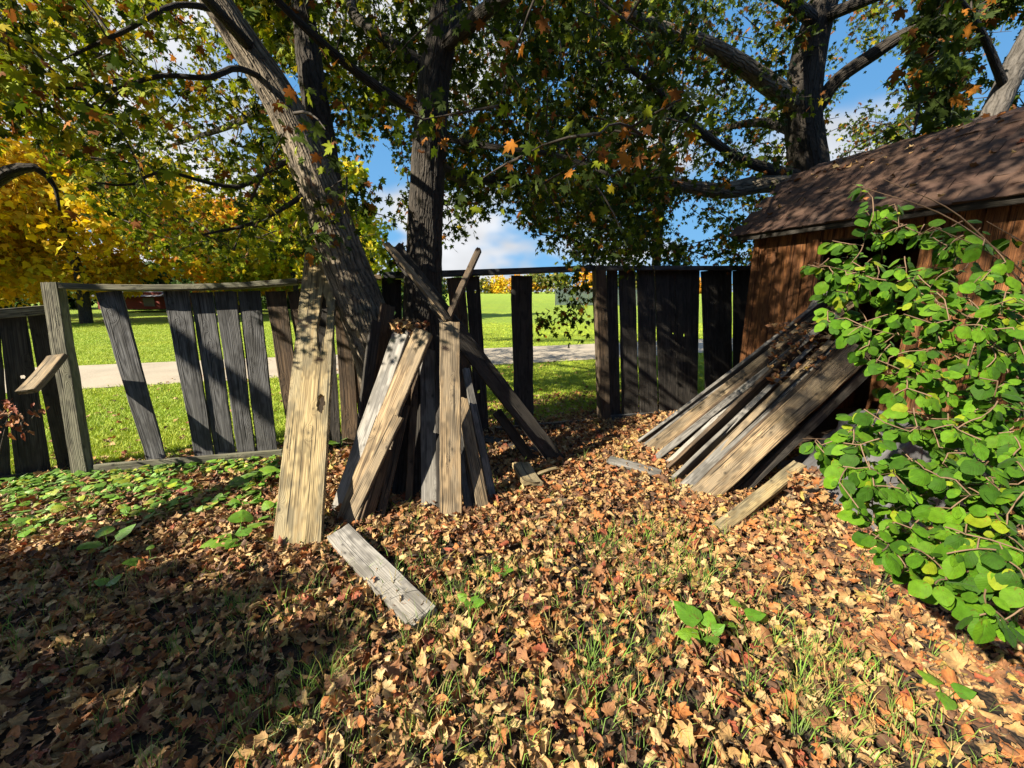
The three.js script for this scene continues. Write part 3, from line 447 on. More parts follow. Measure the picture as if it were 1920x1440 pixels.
{ // the maple behind the shed
  const base = V(4.1, 0, -6.05), Tk = [V(4.12, -0.05, -6.05), at(1520, 420, 6.0), at(1516, 320, 6), at(1505, 200, 5.95), at(1520, 90, 5.9), at(1550, -20, 5.8), at(1570, -200, 5.6)];
  const limbs = [{ trunk: 1, pts: Tk, r: [0.34, 0.25, 0.215, 0.2, 0.175, 0.14, 0.09], flare: 0.2 },
    { m: bark.maple, pts: [at(1500, 200, 5.95), at(1462, 172, 5.8), at(1400, 128, 5.5), at(1330, 85, 5.2), at(1240, 52, 4.9), at(1160, 15, 4.5)], r: [0.13, 0.12, 0.1, 0.075, 0.06, 0.03] },
    { m: bark.maple, pts: [at(1515, 345, 6), at(1430, 345, 5.8), at(1350, 358, 5.6), at(1270, 345, 5.4), at(1180, 330, 5.1)], r: [0.13, 0.11, 0.095, 0.07, 0.03] },
    { pts: [at(1508, 335, 6), at(1385, 296, 5.5), at(1290, 226, 5.0), at(1222, 158, 4.6), at(1150, 110, 4.2)], r: [0.08, 0.05, 0.045, 0.035, 0.014] },
    { pts: [at(1530, 205, 5.95), at(1570, 150, 5.8), at(1640, 100, 5.6), at(1700, 62, 5.4), at(1760, 42, 5.2), at(1850, 20, 5.0)], r: [0.09, 0.075, 0.07, 0.06, 0.045, 0.02] },
    { pts: [at(1690, 66, 5.4), at(1716, 120, 5.3), at(1724, 180, 5.2), at(1712, 260, 5.1)], r: [0.03, 0.026, 0.02, 0.01] },
    { pts: [at(1550, 30, 5.8), at(1650, -10, 5.0), at(1760, -40, 4.2)], r: [0.07, 0.05, 0.02] },
    { pts: [at(1530, 40, 5.9), at(1440, -20, 5.0), at(1330, -40, 4.2), at(1200, -30, 3.4)], r: [0.08, 0.06, 0.04, 0.015] },
    { pts: [at(1200, 334, 5.15), at(1135, 420, 5.25), at(1104, 500, 5.3), at(1078, 572, 5.35), at(1030, 606, 5.4)], r: [0.02, 0.014, 0.009, 0.006, 0.003] },
    { pts: [at(1515, 260, 6), at(1430, 230, 6.8), at(1330, 250, 7.8), at(1220, 300, 8.6)], r: [0.07, 0.06, 0.04, 0.02] }];
  const targets = (R) => { const T = []; let n = 0; for (const [x, y] of [[1095, 515], [1070, 530], [1102, 545], [1050, 545], [1088, 565], [1060, 575], [1045, 592], [1020, 598], [1075, 600], [1008, 612], [1100, 590], [1085, 625], [1035, 520]]) T.push(at(x, y, 5.3 + 0.2 * R()));
    while (T.length < 1300 && n++ < 200000) {
      const z = -4.9 - 6 * Math.pow(R(), 0.8), x = lerp(0.02 * -z, 1.02 * -z + 0.3, R()), y = lerp(1.7, slopeTop(z), R()), p = V(x, y, z), X = x / -z;
      const e = (y - 1.55) / -z; if (e < 0.06 + 0.03 * n3(x, z, 3) + 0.15 * sstep(X, 0.55, 0.7) + 0.1 * Math.exp(-Math.pow((X - 0.02) / 0.1, 2))) continue;
      if (X > 0.62 && fbm(x * 0.7 + 4, y * 0.7, z * 0.4, 3) < 0.04) continue; if (X > 0.93 && z > -6.2) continue; if (fbm(x * 0.7, y * 0.7, z * 0.7 + 31, 3) < -0.1) continue;
      const s = sunHit(p); if (s.x > -1.5 && s.x < 2.2 && s.z > -4.0 && s.z < -0.2 && R() < 0.97) continue;
      const q = p.clone().sub(V(2.58, 0, -4.63)); if (q.x * 0.949 - q.z * 0.316 > -0.4 && q.x * 0.316 + q.z * 0.949 > -0.3 && y < 3.25) continue;
      T.push(p);
    } return T; };
  const pick = (p, R) => { const u = R(); return u < 0.05 ? 4 : u < 0.12 ? 5 : u < 0.15 ? 3 : u < 0.24 ? 2 : u < 0.6 ? 0 : 1; };
  buildTree({ label: 'thick maple trunk with a long low limb, rising behind the shed roof', base, limbs, m: bark.dark, targets, per: 19, size: 0.064, pick, seed: 59 });
}
{ // pale leaning trunk at the right edge
  const base = V(4.9, 0, -5.9);
  buildTree({ label: 'pale grey leaning trunk at the right edge above the shed ridge', base, m: bark.pale, per: 16, size: 0.1, seed: 67, singles: 200,
    limbs: [{ trunk: 1, pts: [V(4.9, -0.05, -5.9), at(1790, 380, 5.6), at(1848, 245, 5.4), at(1884, 165, 5.35), at(1925, 80, 5.3), at(2000, -60, 5.2)], r: [0.2, 0.15, 0.115, 0.105, 0.095, 0.07], flare: 0.2 }, { pts: [at(1862, 215, 5.4), at(1800, 240, 5.2), at(1740, 262, 5.0), at(1640, 282, 4.8)], r: [0.05, 0.035, 0.025, 0.01] }, { pts: [at(1884, 165, 5.35), at(1840, 60, 5.0), at(1780, -30, 4.6)], r: [0.045, 0.03, 0.015] }],
    targets: (R) => { const T = []; let n = 0; while (T.length < 200 && n++ < 90000) { const z = -4 - 3.2 * R(), x = lerp(0.85 * -z, 1.35 * -z, R()), y = lerp(2.8, slopeTop(z), R()); if (fbm(x * 0.8, y * 0.8, z * 0.8, 3) < 0) continue; if ((y - 1.55) / -z < 0.36 || (x / -z > 0.95 && z > -5.7)) continue; T.push(V(x, y, z)); } return T; },
    pick: (p, R) => { const u = R(); return u < 0.05 ? 4 : u < 0.14 ? 5 : u < 0.6 ? 0 : 1; } });
}
{ // the tree beside the yard whose crown shades the near grass; its lowest limb reaches into view at the left edge
  const base = V(-9.1, 0, 3.9);
  buildTree({ label: 'spreading maple left of the yard, its bare drooping limb at the left edge', base, m: bark.dark, per: 16, size: 0.16, seed: 71, singles: 40, twigR: 0.008,
    limbs: [{ trunk: 1, pts: [V(-9.1, -0.1, 3.9), V(-9, 2, 3.9), V(-9.1, 4, 3.9), V(-9, 5.6, 4)], r: [0.35, 0.28, 0.22, 0.08], flare: 0.3 },
      { pts: [V(-9, 3.4, 3.9), V(-8, 4.2, 1.5), V(-6.4, 3.9, -1.5), at(-60, 350, 3.6), at(20, 322, 3.7), at(66, 314, 3.75), at(100, 345, 3.8), at(112, 395, 3.8)], r: [0.16, 0.12, 0.08, 0.055, 0.045, 0.03, 0.018, 0.008] },
      ...[0, 1, 2, 3, 4].map((i) => { const a = i * 1.257 + 0.4; return { pts: [V(-9, 3.2, 3.9), V(-9 + Math.cos(a) * 1.1, 4.4, 3.9 + Math.sin(a) * 1.1), V(-9 + Math.cos(a) * 2.1, 5.1, 4 + Math.sin(a) * 2.1)], r: [0.12, 0.08, 0.03] }; })],
    targets: (R) => { const T = []; while (T.length < 400) { const a = R() * 6.283, r = Math.sqrt(R()) * 2.5, y = 5.1 + (R() - 0.5) * 1.9 * (1 - r / 3.2), p = V(-9.1 + Math.cos(a) * r, y, 4.7 + Math.sin(a) * r), s = sunHit(p); if (s.x > -0.8 + 0.35 * n3(s.x * 1.3, s.z * 1.3, 2) || s.z < -2.15 + 0.35 * n3(s.x, s.z, 8)) { if (R() < 0.975) continue; } T.push(p); } return T; },
    pick: (p, R) => (R() < 0.5 ? 1 : 2) });
}
// trees of the park
const farLeaf = [1, 2, 3].map((i) => leafGeo(SIMPLE, { curl: 0.4, bend: 0.3, crinkle: 0.1, seed: i, rings: 1, stalk: 0 }));
function farTree(name, label, group, x, z, h, w, cols, { n = 6000, leaf = 0.2, low = 0.16, seed = 1, m = bark.dark } = {}) {
  const base = V(x, 0, z), g = thing(name, label, 'tree', base, group), R = rng(seed), tr = h * 0.028 + 0.02;
  part('trunk', limbGeo([V(0, -0.05, 0), V(0.02 * h, h * 0.3, 0), V(-0.01 * h, h * 0.6, 0.02 * h), V(0, h * 0.9, 0)], [tr, tr * 0.8, tr * 0.5, 0.02], { sides: 10, step: h / 16, relief: 0.03, seed }), m, g);
  const cl = []; for (let i = 0; i < 26; i++) { const a = R() * 6.283, t = R(), y = h * (low + 0.12 + (0.86 - low) * t), rr = w / 2 * Math.sqrt(Math.max(0.05, 1 - Math.pow((t - 0.35) / 0.68, 2))) * Math.sqrt(R()) * 0.85; cl.push([V(Math.cos(a) * rr, y, Math.sin(a) * rr), w * (0.1 + 0.1 * R())]); }
  const tg = cl.map(([c]) => c), tw = growTwigs([V(0, h * 0.25, 0), V(0, h * 0.45, 0), V(0, h * 0.65, 0)], tg, R, { r: h * 0.002 }); if (tw.geo) part('limb', tw.geo, bark.twig, g);
  const items = []; for (let i = 0; i < n; i++) { const [c, r] = cl[Math.floor(R() * cl.length)], a = R() * 6.283, u = 2 * R() - 1, q = r * Math.cbrt(R()) * 1.15, s = Math.sqrt(1 - u * u), p = V(c.x + Math.cos(a) * s * q, c.y + u * q * 0.8 , c.z + Math.sin(a) * s * q); if (p.y < h * low) continue; const col = cols[Math.floor(R() * cols.length)], k = 0.75 + 0.5 * R(); items.push([leafMatrix(p, V(R() - 0.5, R() - 0.8, R() - 0.5), V(R() - 0.5, R(), R() - 0.5), leaf * (0.6 + 0.8 * R())), rgb(col[0] * k, col[1] * k, col[2] * k)]); }
  const per = Math.ceil(items.length / 3); for (let k = 0; k < 3; k++) scatter('crown', null, null, farLeaf[k], mapleMat, items.slice(k * per, (k + 1) * per), g);
  return g;
}
const YEL = [[0.66, 0.45, 0.01], [0.58, 0.33, 0.01], [0.5, 0.42, 0.015]], ORA = [[0.62, 0.32, 0.015], [0.5, 0.2, 0.015], [0.62, 0.42, 0.02]], LIM = [[0.5, 0.48, 0.015], [0.3, 0.38, 0.02], [0.6, 0.46, 0.02]], DGR = [[0.04, 0.085, 0.015], [0.06, 0.11, 0.02]], OLV = [[0.16, 0.19, 0.03], [0.24, 0.2, 0.03], [0.1, 0.14, 0.02]];
farTree('yellow_tree', 'broad golden yellow tree across the lawn at the far left', null, -20.5, -20.2, 8.2, 11, YEL, { n: 16000, leaf: 0.3, low: 0.14, seed: 3 });
farTree('yellow_tree', 'yellow tree partly cut by the left edge, behind the low panel', null, -26, -18, 7.2, 8.5, YEL, { n: 9000, leaf: 0.3, low: 0.12, seed: 5 });
farTree('yellow_tree', 'yellow tree farthest left across the lawn, seen over the low panel', null, -31, -24.5, 8.5, 10, YEL, { n: 9000, leaf: 0.34, low: 0.08, seed: 6 });
farTree('orange_tree', 'orange yellow tree beyond the shaded lawn, right of the golden tree', null, -20, -31, 6.8, 9, ORA, { n: 8000, leaf: 0.38, low: 0.2, seed: 7 });
farTree('lime_tree', 'lime and yellow tree seen low behind the wide fence panel', null, -13.8, -27, 6.2, 9, LIM, { n: 10000, leaf: 0.32, low: 0.1, seed: 9 });
farTree('lime_tree', 'yellow green tree directly behind the lit leaning trunk', null, -8.2, -22, 7.5, 7.5, LIM, { n: 10000, leaf: 0.28, low: 0.12, seed: 11 });
for (const [i, x, z, h, w] of [[0, -31, -36, 3.4, 6], [1, -26, -37, 3, 6.5], [2, -20.5, -38, 2.6, 6], [3, -15, -38, 3.2, 6.5], [4, -37, -36, 4, 7], [5, -43, -35, 4.2, 7], [6, -9, -39, 3, 7]]) farTree('hedge_shrub', 'dark green shrub in the hedge beyond the shaded lawn at left', 'dark shrubs of the far hedge', x, z, h, w, DGR, { n: 3500, leaf: 0.4, low: 0.0, seed: 20 + i });
{ const R = rng(99), kinds = [['orange', ORA], ['olive', OLV], ['yellow', YEL], ['dark green', DGR]]; for (let i = 0; i < 24; i++) { const x = -62 + i * 10.5 + 5 * R(), z = -205 - 30 * R(), k = kinds[[1, 0, 1, 3, 1, 2, 0, 1][i % 8]]; farTree('distant_tree', `small ${k[0]} tree on the skyline at the far side of the field`, `${k[0]} trees along the far side of the field`, x, z, 7 + 3.5 * R(), 14 + 8 * R(), k[1], { n: 900, leaf: 1.3, low: 0.0, seed: 200 + i }); } }
// ---------------------------------------------------------------- loose planks
let seedP = 300; const planks = [];
function plank(label, P, Q, W, T, m, hint, { group, geo, name = 'loose_plank', category = 'plank', ...o } = {}) {
  const seed = seedP++, g = geo || plankGeo({ L: P.distanceTo(Q), W, T, seed, rough: 0.014, ...o }), p = new THREE.Mesh(g, m); p.name = numbered(name); p.castShadow = p.receiveShadow = true; scene.add(p);
  planks.push({ P, Q, W, T, o: p }); return stand(tag(p, label, category, group), P, Q, hint);
}
const G = (x, y, h = -0.015) => gnd(x, y, h);
{ // the wide tan plank standing alone against the fence
  const P = G(558, 1030), Q = at(605, 462, 3.98), n = V(0.12, 0.4, 1), y = Q.clone().sub(P), L = y.length(); y.divideScalar(L); const nn = n.clone().addScaledVector(y, -n.dot(y)).normalize(), xx = y.clone().cross(nn);
  const loc = (px, py) => { const q = onPlane(px, py, P, nn).sub(P); return [q.dot(xx), q.dot(y)]; };
  const [a, b] = loc(605, 606), [, b1] = loc(602, 655), [, b0] = loc(608, 557), [c, d] = loc(604, 757), [, d1] = loc(604, 775);
  plank('widest tan plank, split by rotted holes, leaning alone left of the others', P, Q, 0.285, 0.042, M.tan, n, { geo: holedGeo({ L, W: 0.285, T: 0.042, seed: 4.4, taper: 0.97, holes: [[a, b, 0.036, (b0 - b1) / 2], [c, d, 0.03, Math.abs(d1 - d)]] }) });
}
const mid = 'planks leaning in the central heap';
plank('thin dark board behind the silver plank, its left edge lit', G(672, 905), at(728, 570, 3.5), 0.13, 0.025, M.brown, V(0.75, 0.2, 0.6));
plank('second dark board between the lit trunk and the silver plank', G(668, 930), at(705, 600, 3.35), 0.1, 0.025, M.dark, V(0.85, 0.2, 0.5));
plank('smooth silver grey plank leaning left in the central heap', G(636, 962), at(752, 626, 3.25), 0.145, 0.032, M.silver, V(-0.32, 0.5, 0.8), { twist: 0.02 });
plank('broad tan plank with a ragged end on top of the central heap', G(648, 985), at(795, 618, 3.2), 0.17, 0.035, M.gold, V(-0.3, 0.55, 0.75), { rough: 0.03 });
plank('narrow pale plank on edge below the tan plank of the central heap', G(648, 988), at(748, 780, 2.85), 0.085, 0.03, M.gold, V(-0.1, 0.5, 0.85));
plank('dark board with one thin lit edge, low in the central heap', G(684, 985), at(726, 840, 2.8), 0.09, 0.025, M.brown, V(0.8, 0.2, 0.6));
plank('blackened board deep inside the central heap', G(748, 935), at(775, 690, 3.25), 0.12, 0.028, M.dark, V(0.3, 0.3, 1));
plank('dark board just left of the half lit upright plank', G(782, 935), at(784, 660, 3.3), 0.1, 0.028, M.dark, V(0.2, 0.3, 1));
plank('half lit grey upright plank left of the tall lit one', G(805, 955), at(801, 655, 3.28), 0.122, 0.03, M.grey, V(-0.08, 0.3, 1));
plank('tall lit upright plank with a shadow band, front of the central heap', G(846, 980), at(843, 602, 3.16), 0.15, 0.035, M.gold, V(0.06, 0.4, 1), { rough: 0.02 });
plank('grey board tucked behind the tall lit upright plank', G(887, 962), at(858, 760, 3.1), 0.11, 0.025, M.grey, V(0.6, 0.3, 0.9));
plank('slanting brown plank right of the tall lit upright plank', G(908, 968), at(866, 745, 3.15), 0.092, 0.03, M.gold, V(0.35, 0.35, 0.9));
plank('thin brown lath pointing up left across the dark trunk', at(840, 602, 3.3), at(722, 455, 3.45), 0.07, 0.024, M.gold, V(0.45, 0.75, 0.35));
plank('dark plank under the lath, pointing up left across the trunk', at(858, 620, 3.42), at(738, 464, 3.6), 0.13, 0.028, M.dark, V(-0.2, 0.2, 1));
plank('short brown stick pointing up right over the middle rail', at(837, 605, 3.34), at(899, 466, 3.6), 0.05, 0.035, M.brown, V(-0.2, 0.3, 1));
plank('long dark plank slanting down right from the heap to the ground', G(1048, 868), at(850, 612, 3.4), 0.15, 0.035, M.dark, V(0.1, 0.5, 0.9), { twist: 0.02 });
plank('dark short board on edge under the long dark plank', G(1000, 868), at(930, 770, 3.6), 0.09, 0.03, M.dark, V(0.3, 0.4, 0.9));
plank('narrow grey strip between the silver plank and the broad tan one', G(642, 975), at(768, 622, 3.28), 0.05, 0.03, M.grey, V(0.1, 0.4, 0.9));
plank('thin weathered batten left of the half lit upright plank', G(766, 950), at(782, 640, 3.3), 0.05, 0.028, M.brown, V(0.1, 0.3, 1));
plank('narrow dark batten between the two lit upright plank faces', G(824, 958), at(822, 628, 3.32), 0.045, 0.03, M.dark, V(0.1, 0.3, 1));
plank('thin grey batten leaning right behind the slanting brown plank', G(925, 940), at(872, 690, 3.35), 0.06, 0.028, M.grey, V(0.4, 0.3, 0.9));
plank('low brown batten in the dark gap under the pale edge plank', G(712, 972), at(762, 760, 3.05), 0.06, 0.028, M.brown, V(0.2, 0.4, 0.9));
// lying on the ground
plank('pale bleached plank lying in the leaves before the central heap', gnd(634, 996, 0.075), gnd(797, 1164, 0.05), 0.15, 0.034, M.silver, V(-0.12, 1, 0.1), { rough: 0.018, twist: 0.06 });
plank('sawn pale plank end sticking out of the shadow right of the heap', gnd(975, 868, 0.1), gnd(1001, 908, 0.075), 0.16, 0.035, M.tan, V(0.2, 1, 0.25), { rough: 0.03 });
plank('thin pale slat behind the sawn plank end', gnd(1006, 890, 0.06), gnd(1046, 878, 0.06), 0.035, 0.02, M.tan, V(0, 1, 0.2));
plank('brown board half buried in leaves right of the sawn plank end', gnd(1048, 935, 0.035), gnd(1012, 1000, 0.01), 0.17, 0.03, M.gold, V(-0.05, 1, 0.1));
plank('short grey board lying before the right hand heap', gnd(1140, 862, 0.05), gnd(1240, 889, 0.03), 0.1, 0.03, M.grey, V(0.1, 1, 0.25));
plank('dark board flat on the ground behind the slanting dark plank', gnd(905, 822, 0.03), gnd(1030, 856, 0.03), 0.14, 0.03, M.dark, V(0, 1, 0.1));
plank('broken bracket board sticking out by the corner post at left', at(108, 668, 3.28), at(50, 735, 2.98), 0.15, 0.04, M.gold, V(-0.1, 0.75, 0.65), { rough: 0.004 });
// the fan of planks leaning on the shed
const shedU = V(0.949, 0, -0.316), onShed = (x, y, d = -0.03) => onPlane(x, y, V(2.58, 0, -4.63).addScaledVector(shedU, d), shedU);
const H1 = V(-0.45, 0.75, 0.5), HE = V(0.35, -0.35, 0.9);
plank('rearmost thin plank of the right hand fan, on its edge', G(1192, 836), onShed(1552, 560), 0.12, 0.03, M.grey, V(0.5, -0.3, 0.85));
plank('second pale plank from the back of the right hand fan', G(1210, 850), onShed(1545, 590), 0.13, 0.03, M.gold, V(0.15, 0.5, 0.9));
plank('broad tan plank low in the right hand fan, third from the back', G(1262, 845), onShed(1500, 640, -0.05), 0.15, 0.03, M.gold, H1);
plank('dark faced plank on edge in the right hand fan, its top edge lit', G(1256, 884), onShed(1551, 603, -0.08), 0.17, 0.034, M.brown, HE, { twist: 0.02 });
plank('grey plank on edge in front of the dark faced one, right hand fan', G(1262, 905), onShed(1508, 668, -0.1), 0.14, 0.032, M.grey, HE);
plank('weathered plank just behind the broadest one, right hand fan', G(1285, 922), onShed(1585, 640, -0.02), 0.14, 0.03, M.grey, V(-0.2, 0.6, 0.75));
plank('narrow lit slat below the broadest plank, right hand fan', G(1278, 926), onShed(1440, 770, -0.4), 0.05, 0.028, M.tan, H1);
plank('broadest lit plank with dark knots, front of the right hand fan', G(1308, 938), onShed(1618, 652, -0.1), 0.18, 0.038, M.gold, V(-0.3, 0.62, 0.7), { rough: 0.02, twist: 0.03 });
plank('short pale plank sticking out under the broadest plank', G(1398, 910), onShed(1500, 800, -0.5), 0.075, 0.03, M.silver, H1);
plank('loose tan plank lying lowest at the foot of the right hand fan', gnd(1338, 1002, 0.0), gnd(1500, 872, 0.2), 0.1, 0.045, M.tan, V(-0.25, 1, 0.35));
plank('grey tan plank lying beside the bush, nearest the shrub leaves', gnd(1470, 950, 0.0), gnd(1630, 838, 0.22), 0.16, 0.035, M.gold, V(-0.2, 1, 0.35));
plank('bleached broken board end jutting up by the shed doorway', onShed(1488, 655, -0.2), onShed(1545, 542, -0.02), 0.1, 0.03, M.grey, V(-0.4, 0.4, 0.8), { rough: 0.03 });
plank('second bleached board end at the top of the right hand fan', onShed(1540, 610, -0.1), onShed(1600, 560, 0.0), 0.12, 0.03, M.gold, V(-0.4, 0.5, 0.7), { rough: 0.03 });
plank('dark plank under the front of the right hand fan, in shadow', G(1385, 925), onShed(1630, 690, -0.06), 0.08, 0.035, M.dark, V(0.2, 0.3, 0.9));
plank('narrow grey slat wedged between the two rearmost planks of the right hand fan', G(1200, 843), onShed(1530, 590, -0.02), 0.06, 0.03, M.grey, HE);
plank('thin brown slat leaning over the broad tan plank low in the right hand fan', G(1238, 852), onShed(1562, 576, -0.06), 0.07, 0.028, M.brown, V(0.2, 0.4, 0.9));
plank('narrow pale batten beside the dark faced plank, right hand fan', G(1250, 872), onShed(1520, 618, -0.12), 0.06, 0.032, M.silver, H1);
plank('thin tan batten crossing between the grey plank and the weathered plank', G(1276, 915), onShed(1560, 640, -0.14), 0.055, 0.03, M.gold, H1);
plank('dark narrow batten lying along the back of the broadest plank', G(1294, 930), onShed(1600, 630, -0.03), 0.07, 0.03, M.brown, V(-0.1, 0.5, 0.8));
plank('split grey batten under the loose foot of the weathered plank', G(1330, 925), onShed(1560, 720, -0.3), 0.06, 0.03, M.grey, HE);
plank('short dark batten low behind the broadest plank, right hand fan', G(1360, 925), onShed(1560, 760, -0.3), 0.05, 0.03, M.brown, H1);
plank('narrow grey batten crossing high over the leaf filled gap of the right hand fan', G(1225, 862), onShed(1570, 590, -0.12), 0.055, 0.026, M.grey, V(0.1, 0.5, 0.9));
plank('thin silver lath on the outer edge of the dark faced plank', G(1268, 898), onShed(1530, 640, -0.16), 0.04, 0.026, M.silver, V(0.0, 0.5, 0.9));
plank('brown batten leaning over the weathered plank of the right hand fan', G(1298, 934), onShed(1575, 668, -0.16), 0.05, 0.028, M.gold, V(-0.3, 0.6, 0.7));
{ // grey tarpaulin heap between the fan and the bush
  const n = 56, P = [], U = [], I = [], base = V(2.92, 0, -3.0);
  for (let j = 0; j <= n; j++) for (let i = 0; i <= n; i++) { const u = i / n * 2 - 1, v = j / n * 2 - 1, d = Math.max(Math.abs(u), Math.abs(v)), h = d < 0.55 ? 1 : 1 - sstep(d, 0.55, 0.98); const wr = 0.06 * fbm(u * 4, v * 4, h * 2 + 4, 5) + 0.045 * (1 - Math.abs(n3(u * 5, v * 5, h * 3))) ; const k = 0.6 + 0.4 * sstep(d, 0, 1);
    P.push(u * 0.5 * k * (1 + 0.3 * (1 - h)) + wr * 1.4, 0.56 * h + 0.12 * n3(u * 1.5, v * 1.5, 1) * h + wr * 0.6, v * 0.44 * k * (1 + 0.3 * (1 - h)) + wr); U.push(u * 2, v * 2); }
  for (let j = 0; j < n; j++) for (let i = 0; i < n; i++) { const a = j * (n + 1) + i; I.push(a, a + n + 1, a + 1, a + 1, a + n + 1, a + n + 2); }
  const g = new THREE.BufferGeometry(); g.setAttribute('position', new THREE.Float32BufferAttribute(P, 3)); g.setAttribute('uv', new THREE.Float32BufferAttribute(U, 2)); g.setIndex(I); g.computeVertexNormals();
  const o = new THREE.Mesh(g, new THREE.MeshStandardMaterial({ map: tex(256, 256, (u, v, c) => { const m = 0.04 + 0.09 * Math.pow(bN(u, v, 7, 7) * 0.5 + bN(u, v, 19, 23) * 0.3 + bN(u, v, 70, 70) * 0.2, 1.5); c[0] = m; c[1] = m; c[2] = m * 1.08; }, true), roughness: 0.7, side: THREE.DoubleSide })); o.name = numbered('tarpaulin'); o.position.copy(base); o.castShadow = o.receiveShadow = true; scene.add(o); tag(o, 'crumpled grey tarpaulin heap half hidden behind the bush leaves', 'tarpaulin');
}

// ---------------------------------------------------------------- the green shrub at the right
const ovalGeos = [1, 2, 3, 4].map((i) => leafGeo(OVAL.map(([x, y], j) => [x * [0.86, 1.08, 0.95, 1.2][i - 1] * (1 + 0.05 * Math.sin(j * 4.1 + i)), y]), { curl: 0.7 - 0.25 * i, bend: 0.16 * i, crinkle: 0.028, seed: i + 30, rings: 2, stalk: 0.22, fold: 0.22 }));
{
  const base = V(2.75, 0, -1.75), g = thing('shrub', 'bright green round leaved shrub spreading in from the right edge before the shed', 'shrub', base), R = rng(17), rel = (q) => q.translate(-base.x, -base.y, -base.z);
  const tips = [[1598, 345, 1.75], [1655, 335, 1.7], [1525, 492, 1.9], [1565, 600, 1.8], [1505, 822, 1.55], [1590, 915, 1.4], [1640, 1010, 1.25], [1690, 1075, 1.12], [1790, 1120, 1.05], [1890, 1165, 0.98], [1750, 425, 1.8], [1850, 415, 1.7], [1680, 700, 1.6], [1650, 890, 1.35], [1800, 930, 1.15], [1880, 760, 1.2], [1780, 600, 1.6], [1900, 560, 1.5], [1720, 800, 1.4], [1860, 1030, 1.05]];
  const nodes = [], bushTwig = new THREE.MeshStandardMaterial({ color: rgb(0.16, 0.1, 0.06), roughness: 0.75 });
  tips.forEach(([x, y, z], i) => { const t = at(x, y, z), s = V(base.x + (R() - 0.5) * 0.3, 0, base.z + (R() - 0.5) * 0.3), hi = Math.max(t.y * 0.9, 0.9 + 0.3 * R()), m1 = s.clone().lerp(t, 0.3).setY(hi * 0.8), m2 = s.clone().lerp(t, 0.68).setY(lerp(hi, t.y, 0.7) - 0.08), pts = [s, m1, m2, t];
    part('stem', rel(limbGeo(pts, [0.004, 0.0035, 0.0025, 0.001], { sides: 6, step: 0.08, relief: 0.0, seed: i })), bushTwig, g); nodesOn(pts, 0.07).slice(5).forEach((p) => nodes.push(p)); });
  const poly = [[1590, 345], [1660, 330], [1690, 410], [1850, 405], [1935, 470], [1935, 1190], [1860, 1165], [1700, 1085], [1635, 1015], [1595, 935], [1518, 826], [1600, 800], [1650, 700], [1590, 640], [1550, 600], [1512, 495], [1560, 450], [1600, 420]];
  const inside = (x, y) => { let c = false; for (let i = 0, j = poly.length - 1; i < poly.length; j = i++) { const [a, b] = poly[i], [d, e] = poly[j]; if ((b > y) !== (e > y) && x < (d - a) * (y - b) / (e - b) + a) c = !c; } return c; };
  const T = []; while (T.length < 720) { const x = lerp(1495, 1935, R()), y = lerp(325, 1195, R()); if (!inside(x, y)) continue; if (y < 500 && R() < 0.42) continue; const z = lerp(1.95, 0.98, clamp((y - 400) / 750, 0, 1)) - 0.12 * (x - 1700) / 200 + 0.35 * (R() - 0.2); const p = at(x, y, Math.max(z, 0.9)); if (p.y < 0.35 || fbm(p.x * 2.2, p.y * 2.2, p.z * 2.2, 2) < -0.3) continue; T.push(p); }
  const tw = growTwigs(nodes, T, R, { r: 0.0022, sag: 0.04 }); const b = part('branches', rel(tw.geo), bushTwig, g); b.userData.kind = 'stuff';
  const list = []; for (const pts of tw.ends) { const n = 5; for (let i = 0; i < n; i++) { const k = Math.min(pts.length - 2, Math.floor((0.3 + 0.7 * (i + 0.5) / n) * (pts.length - 1))), p = pts[k].clone().lerp(pts[k + 1], R()), d = pts[k + 1].clone().sub(pts[k]).normalize(), sd = d.clone().cross(V(0, 1, 0)).normalize().multiplyScalar(i % 2 ? 1 : -1), s = 0.047 * (0.4 + 1.0 * R());
    const y = d.multiplyScalar(0.5 + 0.4 * R()).add(sd.multiplyScalar(0.8)).add(V(0, -0.35 - 0.7 * R(), 0)).normalize(), n2 = V((R() - 0.6) * 1.3, 0.5 + 0.6 * R(), 0.55 + (R() - 0.5) * 1.3); list.push({ p: p.addScaledVector(y, 0.015), s, m: leafMatrix(p, y, n2, s), g: Math.floor(R() * 4), c: R() < 0.05 ? 3 : Math.floor(R() * 3) }); } }
  placeLeaves(g, list, ovalGeos, leafMat(rgb(1, 1, 1), 0.42, 0.7, { map: veinTex, bumpMap: veinBump, bumpScale: 0.001, specularIntensity: 0.3 }), [[0.085, 0.215, 0.006], [0.045, 0.13, 0.005], [0.13, 0.28, 0.008], [0.28, 0.36, 0.012]].map((c) => rgb(...c)), 300);
}

